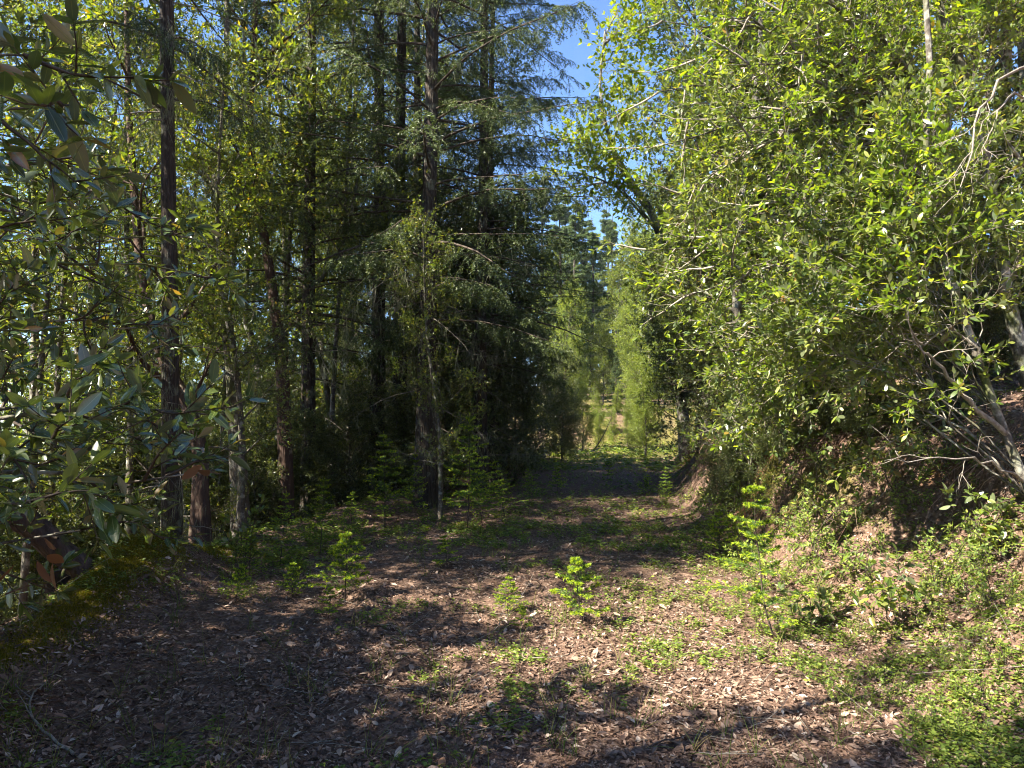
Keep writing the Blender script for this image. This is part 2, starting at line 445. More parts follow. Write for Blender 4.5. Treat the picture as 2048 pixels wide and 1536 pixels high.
M['cover'] = leaf_material('groundcover_leaf', [(0, (.07, .115, .022)), (.5, (.15, .215, .035)), (.9, (.25, .31, .055)), (1, (.34, .33, .08))], .42, .5, .35, tcol=(1.4, 1.3, .5))
M['litter'] = plain_material('litter_leaf', [(0, (.050, .031, .022)), (.4, (.14, .086, .060)), (.75, (.25, .160, .115)), (.94, (.39, .285, .215)), (1, (.52, .43, .35))], .7, .12, .3)
M['pale_litter'] = plain_material('pale_litter_leaf', [(0, (.16, .10, .07)), (.5, (.29, .20, .145)), (.85, (.42, .33, .255)), (1, (.34, .15, .06))], .6, .12, .35)
M['duff'] = plain_material('needle_duff', [(0, (.09, .050, .036)), (.6, (.25, .14, .10)), (1, (.40, .27, .20))], .85)
M['moss'] = leaf_material('moss', [(0, (.08, .085, .010)), (.6, (.17, .16, .014)), (1, (.27, .23, .022))], .3, .8, .15, tcol=(1.2, 1.1, .5))
M['grass'] = leaf_material('grass_blade', [(0, (.09, .15, .025)), (.7, (.18, .23, .05)), (1, (.34, .29, .12))], .35, .55, .3)
M['lichen'] = plain_material('beard_lichen', [(0, (.17, .19, .11)), (1, (.32, .34, .22))], .9, .25)
M['twig'] = bark_material('twig_bark', (.035, .026, .020), (.11, .085, .065), scale=22, stretch=.5, bump=.2)
M['twig_pale'] = bark_material('pale_twig_bark', (.10, .085, .065), (.34, .30, .25), scale=22, stretch=.5, bump=.2)
M['firbark'] = bark_material('fir_bark', (.020, .016, .013), (.105, .082, .066), (.17, .175, .13), 13, .10, 1.0, .30)
M['oakbark'] = bark_material('tanoak_bark', (.050, .042, .034), (.15, .13, .105), (.30, .29, .24), 8, .4, .5, .45, moss=(.085, .10, .03))
M['redbark'] = bark_material('madrone_bark', (.036, .024, .019), (.11, .068, .050), (.16, .14, .10), 7, .2, .5, .25)
M['logbark'] = bark_material('log_bark', (.030, .021, .017), (.11, .080, .066), (.07, .085, .02), 8, .3, .7, .3)

def ground_material():
    m, nt, out = new_mat('forest_floor')
    tc = N_(nt, 'ShaderNodeTexCoord')
    def noise(s, d=8, r=.65):
        n = N_(nt, 'ShaderNodeTexNoise'); n.inputs['Scale'].default_value = s; n.inputs['Detail'].default_value = d; n.inputs['Roughness'].default_value = r
        nt.links.new(tc.outputs['Object'], n.inputs['Vector']); return n.outputs['Fac']
    big, mid, fine = noise(1.1), noise(9, 8, .7), noise(55, 6, .7)
    vo = N_(nt, 'ShaderNodeTexVoronoi'); vo.inputs['Scale'].default_value = 32; vo.inputs['Randomness'].default_value = 1
    nt.links.new(tc.outputs['Object'], vo.inputs['Vector'])
    sp = N_(nt, 'ShaderNodeSeparateXYZ'); nt.links.new(vo.outputs['Color'], sp.inputs[0])
    lit = ramp(nt, sp.outputs[0], [(0, (.060, .037, .026)), (.5, (.15, .094, .067)), (.85, (.24, .16, .115)), (1, (.36, .26, .20))])
    duff = ramp(nt, fine, [(.3, (.06, .034, .024)), (.7, (.22, .135, .095))])
    m1 = N_(nt, 'ShaderNodeMixRGB'); nt.links.new(mid, m1.inputs['Fac']); nt.links.new(lit, m1.inputs[1]); nt.links.new(duff, m1.inputs[2])
    at = N_(nt, 'ShaderNodeAttribute', attribute_name='soil')
    soil = ramp(nt, mid, [(.3, (.085, .042, .022)), (.55, (.18, .092, .046)), (.75, (.28, .17, .09))])
    m2 = N_(nt, 'ShaderNodeMixRGB'); nt.links.new(at.outputs['Fac'], m2.inputs['Fac']); nt.links.new(m1.outputs[0], m2.inputs[1]); nt.links.new(soil, m2.inputs[2])
    am = N_(nt, 'ShaderNodeAttribute', attribute_name='moss')
    moss = ramp(nt, fine, [(.3, (.055, .06, .01)), (.7, (.17, .165, .022))])
    m3 = N_(nt, 'ShaderNodeMixRGB'); nt.links.new(am.outputs['Fac'], m3.inputs['Fac']); nt.links.new(m2.outputs[0], m3.inputs[1]); nt.links.new(moss, m3.inputs[2])
    bp = N_(nt, 'ShaderNodeBump'); bp.inputs['Strength'].default_value = .8; bp.inputs['Distance'].default_value = .025
    ad = N_(nt, 'ShaderNodeMath', operation='ADD'); nt.links.new(fine, ad.inputs[0]); nt.links.new(vo.outputs['Distance'], ad.inputs[1])
    nt.links.new(ad.outputs[0], bp.inputs['Height'])
    pb = N_(nt, 'ShaderNodeBsdfPrincipled'); pb.inputs['Roughness'].default_value = .92; pb.inputs['Specular IOR Level'].default_value = .2
    nt.links.new(m3.outputs[0], pb.inputs['Base Color']); nt.links.new(bp.outputs[0], pb.inputs['Normal'])
    nt.links.new(pb.outputs[0], out.inputs['Surface'])
    return m
M['ground'] = ground_material()

# ------------------------------------------------------------------ the ground, one sheet
def axis(fine0, fine1, step, far0, far1, g=1.14):
    a = list(np.arange(fine0, fine1, step)); s = step; v = fine1
    while v < far1: a.append(v); s *= g; v += s
    s = step; v = fine0 - step
    while v > far0: a.insert(0, v); s *= g; v -= s
    return np.array(a)
def build_ground():
    xs = axis(-4.4, 5.6, .06, -420, 420); ys = axis(2.4, 12, .075, -260, 900)
    X, Y = np.meshgrid(xs, ys)
    Z = height(X, Y)
    dr = X - bank_foot(Y); dl = left_edge(Y) - X
    nx, ny = len(xs), len(ys)
    idx = np.arange(nx * ny).reshape(ny, nx)
    a, b, c, d = idx[:-1, :-1], idx[:-1, 1:], idx[1:, 1:], idx[1:, :-1]
    f = np.concatenate([np.stack([a, b, c], -1).reshape(-1, 3), np.stack([a, c, d], -1).reshape(-1, 3)])
    mb = MB(); mb.add(np.stack([X, Y, Z], -1), f)
    me = mb.mesh('ground', M['ground'])
    n1, n2 = vnoise(X, Y, .45, 31), vnoise(X, Y, 1.3, 32)
    w = np.interp(Y, [3, 6, 8.5, 11, 20], [1.45, 1.25, 0.62, 0.6, 0.9])
    soil = sstep(.25, .6, dr / w) * (1 - sstep(1.25, 1.7, dr / w)) * sstep(.54, .72, n2 * .5 + n1 * .5 + .13 * sstep(7.5, 9, Y))
    endb = sstep(-.5, .6, Y - (31 + .25 * X)) * (1 - sstep(4, 7, Y - (31 + .25 * X)))
    soil = np.maximum(soil, endb * .4 * sstep(.4, .65, n2))
    moss = np.exp(-((dl - .15) / .25) ** 2) * sstep(.38, .58, n1 * .6 + n2 * .4 + .25 * np.exp(-((Y - 5.8) / 1.0) ** 2)) * (1 - sstep(7.2, 8.2, Y))
    moss = np.maximum(moss, sstep(.5, .9, dr / w) * (1 - sstep(1.3, 1.7, dr / w)) * sstep(.62, .72, vnoise(X, Y, .5, 33)) * .8)
    moss = np.maximum(moss, .75 * sstep(17, 25, Y) * sstep(.34, .5, n1 * .5 + n2 * .5))
    for nm, arr in (('soil', soil), ('moss', moss)):
        at = me.attributes.new(nm, 'FLOAT', 'POINT'); at.data.foreach_set('value', arr.ravel().astype(np.float32))
    return tag(link('ground', me), 'leaf strewn forest road with cut bank and falling slope', None, None, 'structure')
build_ground()

# ------------------------------------------------------------------ tree builders
def smooth_path(pts, K):
    """a Catmull-Rom curve through the points, resampled to K stations"""
    p = np.array(pts, float); n = len(p)
    q = np.vstack([2 * p[0] - p[1], p, 2 * p[-1] - p[-2]])
    s = np.linspace(0, n - 1 - 1e-6, K); k = s.astype(int); f = (s - k)[:, None]
    a, b, c, d = q[k], q[k + 1], q[k + 2], q[k + 3]
    return .5 * ((2 * b) + (c - a) * f + (2 * a - 5 * b + 4 * c - d) * f ** 2 + (3 * b - a - 3 * c + d) * f ** 3)

def trunk_tube(mb, path, r0, r1, sides, rng, rough=.06, flare=.35, mat=0):
    K = len(path); k = np.linspace(0, 1, K)
    R = r0 * (1 - k) + r1 * k
    R = R * (1 + flare * np.exp(-k * K / 2.2))
    T = unit(np.gradient(path, axis=0)); U, V = frame(T)
    an = np.arange(sides) * 2 * np.pi / sides
    ridge = 1 + rough * rng.normal(0, .5, (1, sides)) + rough * rng.normal(0, .6, (K, sides))
    rr = R[:, None] * ridge
    ring = path[:, None] + rr[..., None] * (np.cos(an)[None, :, None] * U[:, None] + np.sin(an)[None, :, None] * V[:, None])
    idx = np.arange(K * sides).reshape(K, sides)
    a = idx[:-1]; b = np.roll(idx, -1, 1)[:-1]; c = idx[1:]; e = np.roll(idx, -1, 1)[1:]
    f = np.concatenate([np.stack([a, b, e], -1).reshape(-1, 3), np.stack([a, e, c], -1).reshape(-1, 3)])
    mb.add(ring, f, mat)

def limb_radius(r, t): return r * (1 - .75 * t)

def broadleaf(seed, trunk, r0, r1, n1=14, L1=2.2, ang1=1.0, up1=.35, t0=.3, n2=8, L2=.9, n3=5, L3=.38, nl=9, leafL=.08, sides=8, extra=None, up2=.15, wob=.13, crown_taper=.5, K=14, limb=1.0):
    """paths of a broadleaf tree in its own coordinates"""
    rng = np.random.default_rng(seed)
    tp = smooth_path(trunk, K)[None]
    prim = []
    if n1:
        p, t = spawn(tp, n1, t0, 1.0, ang1, .18, lambda t, r: L1 * (1 - crown_taper * (t - t0) / (1 - t0)) * r.uniform(.65, 1.15, t.shape), 8, up1, wob, rng)
        prim.append(p)
    if extra is not None:
        ex = np.array([smooth_path(e, 8) for e in extra])
        ex[:, 1:-1] += rng.normal(0, .035, ex[:, 1:-1].shape)
        prim.append(ex)
    prim = np.concatenate(prim)
    sec, _ = spawn(prim, n2, .18, 1.0, .85, .2, lambda t, r: L2 * (1.15 - .6 * t) * r.uniform(.6, 1.2, t.shape), 6, up2, .12, rng)
    twg, _ = spawn(sec, n3, .15, 1.0, .8, .2, lambda t, r: L3 * (1.1 - .4 * t) * r.uniform(.6, 1.2, t.shape), 3, .25, .12, rng)
    ends = np.concatenate([sec[:, 2:], ], 0)
    tw2 = np.concatenate([twg, resample(ends, 3), resample(prim[:, 5:], 3)])
    fr = twig_leaves(tw2, nl, leafL, rng)
    mt = MB()
    trunk_tube(mt, tp[0], r0, r1, sides, rng)
    rp = np.clip(r0 * .38 * np.linalg.norm(prim[:, -1] - prim[:, 0], axis=1) / max(L1, .1), .008, r0 * .55)
    tubes(mt, prim, rp * limb, .0022, 5)
    mw = MB()
    tubes(mw, sec, rp.repeat(n2) * .28 * limb + .002, .0015, 3)
    tubes(mw, twg, .0028, .001, 3)
    return mt, mw, fr, rng

def resample(Pth, K):
    t = np.broadcast_to(np.linspace(0, .999, K)[None], (len(Pth), K))
    return along(Pth, t)[0]

LEAF_MESH = {}
def leaf_mesh(mat, wr):
    key = (mat, wr)
    if key not in LEAF_MESH:
        L = []
        for i, (tv, tf, tu) in enumerate(LEAF_HI):
            mb = MB(); mb.add(tv * np.array([1, wr, wr]), tf, 0, tu); L.append(mb.mesh('leaf', M[mat]))
        LEAF_MESH[key] = L
    return LEAF_MESH[key]

def split_leaves(root, fr, mat, wr, limit, rng, name='leaf'):
    """the leaves that show largest become parts of their own; the rest are returned"""
    base, D, S, N, L = fr
    off = np.array(root.location)
    c = base + D * L[:, None] * .5 + off
    y = np.maximum(c[:, 1], .1)
    px = 1024 + c[:, 0] / y * FPX; py = HZ - (c[:, 2] - EYE) / y * FPX
    ok = (px > -10) & (px < 2058) & (py > -10) & (py < 1546) & (c[:, 1] > .3)
    score = np.where(ok, L / y, 0)
    order = np.argsort(-score)[:limit]; order = order[score[order] > 0]
    ms = leaf_mesh(mat, wr)
    for i in order:
        o = bpy.data.objects.new(name, ms[int(rng.integers(0, len(ms)))]); COL.objects.link(o); o.parent = root
        l = float(L[i])
        mtx = Matrix((tuple(D[i] * l) + (0,), tuple(S[i] * l) + (0,), tuple(N[i] * l) + (0,), (0, 0, 0, 1))).transposed()
        mtx.translation = Vector(base[i])
        o.matrix_basis = mtx
    keep = np.ones(len(base), bool); keep[order] = False
    return base[keep], D[keep], S[keep], N[keep], L[keep]

def finish_broadleaf(name, loc, label, built, bark, leafmat, wr, tpl, group=None, individual=0, twig='twig', cat='tree', leafpart='crown'):
    mt, mw, fr, rng = built
    root = thing(name, loc, label, cat, group)
    link('trunk', mt.mesh('trunk', M[bark]), root)
    link('twigs', mw.mesh('twigs', M[twig]), root)['kind'] = 'stuff'
    if individual: fr = split_leaves(root, fr, leafmat, wr, individual, rng)
    if len(fr[0]):
        mb = MB(); put_leaves(mb, fr, tpl, wr, 0, tpl is not LEAF_LO, rng)
        c = link(leafpart, mb.mesh(leafpart, M[leafmat]), root); c['kind'] = 'stuff'
    return root

def fir(seed, H, r0, z0, nb, Lb, n2=22, n3=7, n4=12, nl=.042, nw=.011, droop=-1.1, dead=0, lichen=0, lean=(0, 0), sides=18, z1=.98, thin=1.0):
    rng = np.random.default_rng(seed)
    K = 26
    zs = np.linspace(0, 1, K)
    path = np.stack([lean[0] * zs ** 1.3 + .06 * np.sin(zs * 7 + seed), lean[1] * zs + .06 * np.cos(zs * 6 + seed), zs * H], -1)
    mt = MB(); trunk_tube(mt, path, r0, .02, sides, rng, .09, .45)
    t = z0 / H + (z1 - z0 / H) * np.sort(rng.random(nb))
    pos, T = along(path[None], t[None]); pos = pos[0]
    az = np.arange(nb) * 2.4 + rng.normal(0, .4, nb)
    rel = (t - z0 / H) / (1 - z0 / H)
    L = Lb * np.clip(1.0 - rel, .05, 1) ** .8 * rng.uniform(.6, 1.12, nb) * (.65 + .35 * sstep(0, .12, rel))
    d = np.stack([np.cos(az), np.sin(az), .12 + .55 * rel + rng.normal(0, .12, nb)], -1)
    br = grow(pos, d, L, 9, -.55 * (1 - rel) - .1, .055, rng)
    br[:, -3:, 2] += np.array([0, .02, .06])[None] * L[:, None] * .6
    sec, ts = spawn(br, n2, .22, 1.0, .95, .15, lambda t, r: (np.clip(L, .3, 9)[:, None] * .30) * (1.12 - .75 * t) * r.uniform(.55, 1.15, t.shape), 5, droop, .07, rng, flat=True)
    mw = MB(); tubes(mw, br, np.clip(.009 * L, .006, .035), .002, 4)
    tubes(mw, sec, .003, .001, 3)
    mb = MB()
    if n3:
        ter, _ = spawn(sec, n3, .15, 1.0, .8, .18, lambda t, r: .17 * thin * (1.2 - .5 * t) * r.uniform(.6, 1.25, t.shape), 3, droop * .9, .08, rng, flat=True)
        needles(mb, ter, n4, nl, nw, rng)
    needles(mb, sec, max(8, n4 * 2), nl, nw, rng)
    ml = None; md = None
    if dead:
        zd = rng.uniform(.5, z0 + 1.5, dead); pd, _ = along(path[None], (zd / H)[None])
        ad = rng.random(dead) * 6.28
        dd = np.stack([np.cos(ad), np.sin(ad), rng.normal(0, .25, dead)], -1)
        db = grow(pd[0], dd, rng.uniform(.4, 2.2, dead), 6, -.35, .12, rng)
        dt, _ = spawn(db, 5, .3, 1, .8, .2, .45, 4, -.3, .15, rng)
        md = MB(); tubes(md, db, .009, .002, 4); tubes(md, dt, .003, .001, 3)
        if lichen:
            ml = MB()
            src = np.concatenate([resample(db, 5), resample(br[: nb // 3], 5), resample(dt, 5)])
            pick = src[rng.integers(0, len(src), lichen)]
            p, _ = along(pick, rng.random((lichen, 1)))
            st = grow(p[:, 0], np.tile([[0, 0, -1.0]], (lichen, 1)) + rng.normal(0, .35, (lichen, 3)), rng.gamma(2.2, .09, lichen), 5, -1.2, .22, rng)
            tubes(ml, st, .0035, .001, 3)
            s2, _ = spawn(st, 3, .1, .8, .6, .3, .12, 3, -1.5, .2, rng); tubes(ml, s2, .002, .0008, 3)
    return mt, mw, mb, md, ml

def finish_fir(name, loc, label, built, group=None, needle='fir', bark='firbark', cat='tree', rz=0):
    mt, mw, mb, md, ml = built
    root = thing(name, loc, label, cat, group, rz)
    link('trunk', mt.mesh('trunk', M[bark]), root)
    link('boughs', mw.mesh('boughs', M['twig']), root)
    c = link('crown', mb.mesh('crown', M[needle]), root); c['kind'] = 'stuff'
    if md: link('dead_branches', md.mesh('dead_branches', M['twig_pale']), root)['kind'] = 'stuff'
    if ml: link('lichen', ml.mesh('lichen', M['lichen']), root)['kind'] = 'stuff'
    return root

def gz(x, y): return float(height(np.array(x), np.array(y)))
def on_ground(px, Y, sink=.08):
    x = (px - 1024) / FPX * Y
    return np.array([x, Y, gz(x, Y) - sink])

# ------------------------------------------------------------------ firs left of the road
heroA = finish_fir('fir_tree', on_ground(858, 11.6), 'thick fir with dark furrowed trunk and long drooping boughs over the road', fir(11, 21, .15, 3.0, 145, 3.9, n2=23, n4=9, nw=.015, dead=22, lichen=600), 'tall firs left of the road')
heroB = finish_fir('fir_tree', on_ground(752, 13.2), 'straight grey fir, left of the pair of trunks before the thickest fir', fir(12, 25, .125, 5.0, 80, 3.0, n2=17, n4=9, nw=.014, dead=46, lichen=1000), 'tall firs left of the road')
copy_tree(heroB, on_ground(806, 13.6), 2.2, (.95, .95, 1.05), 'straight grey fir standing close against the thickest fir', 'tall firs left of the road')
copy_tree(heroB, on_ground(338, 7.8), 4.0, (.66, .66, 1.0), 'fir with a furrowed trunk rising behind the mossy mound', 'tall firs left of the road')
copy_tree(heroA, on_ground(622, 12.4), 1.2, (.85, .85, .95), 'straight fir trunk with a pale sunlit edge, fourth fir from the road', 'tall firs left of the road')
copy_tree(heroA, on_ground(838, 15.5), 3.4, (.8, .8, .9), 'slimmer fir half hidden right behind the thickest fir', 'tall firs left of the road')
copy_tree(heroA, on_ground(965, 13.6), .6, (.85, .85, .8), 'fir inside the roadside thicket, its layered boughs reaching over the road against the sky', 'tall firs left of the road')
copy_tree(heroA, on_ground(985, 15.0), 2.6, (.7, .7, .75), 'second fir of the roadside thicket, boughs drooping beside the sky gap', 'tall firs left of the road')
copy_tree(heroA, on_ground(880, 25), 5.1, (.8, .8, .75), 'fir standing behind the dark evergreen thicket', 'tall firs left of the road')

# ------------------------------------------------------------------ hardwood trunks left of the road
def left_hardwood(px, Y, pts, r0, seed, label, bark, leaf='tanoak', name='tanoak_tree', leafL=.085, n1=12, L1=2.0, t0=.35):
    b = on_ground(px, Y)
    tr = [np.zeros(3)] + [P(x, y, yy) - b for x, y, yy in pts]
    return finish_broadleaf(name, b, label, broadleaf(seed, tr, r0, .025, n1=n1, L1=L1, t0=t0, n2=10, L2=.95, n3=6, L3=.36, nl=11, leafL=leafL*1.1), bark, leaf, .42, LEAF_LO, 'hardwood trees left of the road')
left_hardwood(484, 9.8, [(470, 800, 9.9), (448, 600, 10.0), (430, 380, 10.2), (455, 100, 10.5), (440, -300, 10.8)], .115, 21, 'pale lichen-spotted hardwood trunk leaning and curving to the left', 'oakbark')
left_hardwood(575, 11.2, [(566, 760, 11.2), (548, 600, 11.2), (520, 420, 11.1), (500, 250, 11.0), (512, 0, 11.0), (505, -350, 11)], .11, 22, 'slim reddish trunk bending left, with peeling bark at the top', 'redbark', leafL=.09, t0=.5)
left_hardwood(402, 8.2, [(400, 1000, 8.3), (392, 850, 8.6), (300, 640, 9.0), (262, 300, 9.4), (250, -100, 9.8)], .115, 23, 'reddish trunk with a knobbly base right of the mossy mound', 'redbark', t0=.4)
left_hardwood(515, 14.5, [(520, 760, 14.5), (492, 640, 14.4), (500, 480, 14.3), (540, 200, 14), (560, -200, 14)], .09, 24, 'slender crooked hardwood trunk, standing behind the leaning pale one', 'oakbark')
left_hardwood(920, 15.5, [(928, 800, 15.5), (950, 640, 15.4), (970, 480, 15.3), (965, 300, 15.2), (975, 60, 15.2)], .10, 25, 'brown trunk leaning right inside the dark evergreen thicket', 'redbark', 'bay', 'madrone_tree', t0=.25)
left_hardwood(685, 13.2, [(640, 700, 13.0), (560, 640, 12.6), (640, 560, 12.4), (690, 480, 12.2), (720, 330, 12)], .05, 26, 'thin mottled stem with a forked sunlit limb between two firs', 'oakbark', n1=9)

# slim background trunks and understory: a few tree forms, copied singly
def proto_tree(seed, Ht, r0, n1, L1, t0, bark, leaf, leafL, name, lean=.6, **kw):
    rng = np.random.default_rng(seed)
    tr = [(0, 0, 0), (lean * .1 + rng.normal(0, .1), rng.normal(0, .1), Ht * .3), (lean * .5 + rng.normal(0, .15), rng.normal(0, .2), Ht * .65), (lean, rng.normal(0, .3), Ht)]
    root = finish_broadleaf(name, (0, 0, -60), 'x', broadleaf(seed, tr, r0, min(.02, r0 * .3), n1=n1, L1=L1, t0=t0, leafL=leafL, **kw), bark, leaf, .44, LEAF_LO)
    return root
protos = {
    'slim': proto_tree(31, 9.5, .075, 18, 1.8, .18, 'oakbark', 'tanoak', .085, 'slender_tanoak', n2=11, n3=6, nl=12),
    'tall': proto_tree(32, 14, .10, 28, 2.5, .2, 'oakbark', 'tanoak', .09, 'tall_tanoak', n2=12, n3=7, nl=12),
    'bushy': proto_tree(33, 4.2, .05, 26, 1.35, .04, 'oakbark', 'bay', .085, 'evergreen_shrub', n2=13, n3=7, nl=12, L2=.7, L3=.3, lean=.2),
    'thicket': proto_tree(34, 6.0, .07, 34, 1.9, .03, 'redbark', 'bay', .085, 'bay_tree', n2=13, n3=7, nl=12, L2=.85, L3=.32, lean=.3),
    'pale': proto_tree(36, 7.0, .08, 34, 1.9, .05, 'oakbark', 'pale', .10, 'leafy_tree', n2=12, n3=6, nl=11, L2=.85, L3=.34, lean=.3),
    'herb': proto_tree(37, .42, .005, 12, .30, .05, 'twig', 'cover', .036, 'bank_herb', n2=4, n3=2, nl=6, L2=.12, L3=.06, lean=.06),
    'pole': proto_tree(38, 12.0, .06, 12, 1.5, .55, 'oakbark', 'tanoak', .085, 'pole_trunk_tree', n2=8, n3=5, nl=9, lean=.9),
    'madrone': proto_tree(35, 11, .09, 22, 2.2, .28, 'redbark', 'tanoak', .10, 'madrone_tree', n2=12, n3=6, nl=12, lean=1.2),
}
_used = set()
def place(kind, x, y, rz, sc, label, group, tilt=(0, 0)):
    src = protos[kind]
    loc = (x, y, gz(x, y) - .1)
    if kind not in _used:
        _used.add(kind)
        src.location = loc; src.rotation_euler = (tilt[0], tilt[1], rz)
        src.scale = (sc, sc, sc) if np.isscalar(sc) else sc
        src['label'] = label; src['group'] = group
        return src
    return copy_tree(src, loc, rz, sc, label, group, tilt)

# ------------------------------------------------------------------ understory and background on the left slope
rngp = np.random.default_rng(5)
def at_px(px, Y): return (px - 1024) / FPX * Y
G_UN = 'broadleaf understory on the left slope'
for px, Y, kind, sc, lab in [
        (60, 11, 'tall', 0.95, 'tall grey hardwood at the left edge, behind the big foreground leaves'),
        (215, 12.5, 'slim', 1.05, 'slender grey hardwood left of the fir behind the mossy mound'),
        (300, 15, 'tall', 1.0, 'tall grey hardwood behind the fir at the mossy mound'),
        (430, 17, 'madrone', 1.0, 'red-barked hardwood behind the leaning pale trunk'),
        (560, 16, 'slim', 1.1, 'slender hardwood behind the slim reddish bent trunk'),
        (660, 17.5, 'tall', 0.9, 'tall hardwood in the gap left of the pair of firs'),
        (700, 14.5, 'slim', 0.8, 'slender hardwood just left of the pair of firs'),
        (150, 17, 'madrone', 1.1, 'red-barked hardwood far behind the big foreground leaves'),
        (480, 21, 'tall', 1.05, 'tall hardwood far behind the leaning pale trunk'),
        (590, 24, 'tall', 1.1, 'tall hardwood far behind the slim reddish bent trunk'),
        (730, 22, 'madrone', 1.1, 'red-barked hardwood far behind the pair of firs'),
        (380, 23, 'tall', 1.2, 'tall hardwood far behind the reddish knobbly trunk'),
        (20, 20, 'tall', 1.2, 'tall hardwood far back at the left edge of the view'),
        (250, 26, 'tall', 1.3, 'tall hardwood far down the slope beyond the fir at the mossy mound'),
        (820, 25, 'tall', 1.2, 'tall hardwood far behind the thickest fir'),
        (120, 29, 'tall', 1.4, 'farthest tall hardwood down the slope at the left'),
        (520, 31, 'madrone', 1.5, 'farthest red-barked hardwood, deep between the left trunks'),
        (690, 33, 'tall', 1.4, 'farthest tall hardwood, seen through the gap left of the pair of firs'),
        (480, 9.0, 'slim', 0.62, 'young hardwood in front of the leaning pale trunk'),
        (330, 9.6, 'slim', 0.7, 'young hardwood just behind the fir at the mossy mound'),
        (880, 10.2, 'slim', 0.45, 'small pale-stemmed hardwood at the road edge before the thickest fir')]:
    place(kind, at_px(px, Y), Y, float(rngp.random() * 6.28), sc, lab, G_UN)
for px, Y, sc, lab in [(250, 10.2, 1.0, 'thin pole-like trunk left of the fir at the mossy mound'), (435, 11.4, .9, 'thin pole-like trunk just left of the leaning pale trunk'), (535, 12.6, 1.0, 'thin pole-like trunk between the leaning pale trunk and the reddish bent one'),
                       (590, 14, 1.1, 'thin pole-like trunk just left of the fourth fir'), (655, 13, .9, 'thin pole-like trunk just right of the fourth fir'), (700, 16, 1.1, 'thin pole-like trunk in the gap left of the pair of firs'), (785, 17, 1.1, 'thin pole-like trunk between the pair of firs'),
                       (95, 10.6, 1.0, 'thin pole-like trunk behind the foreground leaves'), (30, 9.4, .9, 'thin pole-like trunk at the left edge of the view'), (180, 14, 1.1, 'thin pole-like trunk farther back behind the foreground leaves')]:
    place('pole', at_px(px, Y), Y, float(rngp.random() * 6.28), sc, lab, 'thin trunks left of the road')
G_SH = 'evergreen shrubs filling the left slope'
for px, Y, sc, lab in [
        (425, 10.6, .5, 'low shrub before the base of the leaning pale trunk'), (520, 11.2, .5, 'low shrub between the leaning pale trunk base and the reddish trunk base'), (612, 11.6, .45, 'low shrub before the base of the fourth fir'), (695, 12.2, .5, 'low shrub in the gap left of the pair of firs'), (790, 12.6, .42, 'low shrub before the bases of the pair of firs'), (885, 13.2, .55, 'low shrub right of the thickest fir base'), (105, 15.5, 1.2, 'evergreen shrub low behind the fallen log'), (250, 16.5, 1.3, 'evergreen shrub behind the thin pole trunk'), (15, 10.2, .8, 'evergreen shrub at the very left edge'), (180, 11.5, 1.0, 'evergreen shrub behind the big foreground leaves'),
        (60, 13.5, 1.1, 'evergreen shrub at the left edge behind the foreground leaves'),
        (300, 12.8, 0.9, 'evergreen shrub behind the mossy mound'),
        (520, 13.6, 0.9, 'evergreen shrub between the leaning pale trunk and the reddish bent one'),
        (430, 14.5, 1.0, 'evergreen shrub left of the leaning pale trunk'),
        (690, 15.6, 0.9, 'evergreen shrub left of the pair of firs'),
        (600, 18.5, 1.2, 'evergreen shrub behind the reddish bent trunk'),
        (350, 19, 1.3, 'evergreen shrub far behind the fir at the mossy mound'),
        (780, 18, 1.1, 'evergreen shrub behind the pair of firs'),
        (480, 25, 1.5, 'far evergreen shrub low behind the leaning pale trunk'),
        (200, 22, 1.6, 'far evergreen shrub low behind the foreground leaves'),
        (660, 27, 1.6, 'far evergreen shrub low in the gap left of the pair of firs'),
        (40, 24, 1.8, 'far evergreen shrub low at the left edge'),
        (800, 30, 1.7, 'far evergreen shrub low behind the pair of firs')]:
    place('bushy', at_px(px, Y), Y, float(rngp.random() * 6.28), sc, lab, G_SH)
G_TH = 'dark evergreen thicket at the left roadside'
for px, Y, kind, sc, lab in [(905, 14.2, 'thicket', .85, 'dark evergreen tree at the near end of the roadside thicket, behind the tallest sapling'),
                         (965, 15.5, 'thicket', .9, 'dense dark evergreen tree in the middle of the left roadside thicket'),
                         (1015, 18, 'thicket', .9, 'dense dark evergreen tree near the far end of the left roadside thicket'),
                         (1045, 20.5, 'thicket', .72, 'dark evergreen tree at the far tip of the left roadside thicket'),
                         (1125, 21.5, 'bushy', .55, 'low dark bush hanging over the left road edge at the bend'),
                         (1130, 23.5, 'thicket', .52, 'leafy bush closing the left side of the road bend'),
                         (930, 18.5, 'thicket', 1.15, 'tall dark evergreen tree behind the left roadside thicket'),
                         (870, 17, 'bushy', 1.2, 'dark evergreen bush behind the thickest fir'),
                         (1030, 15.2, 'bushy', .55, 'low evergreen bush at the front foot of the roadside thicket')]:
    place(kind, at_px(px, Y), Y, float(rngp.random() * 6.28), sc, lab, G_TH)

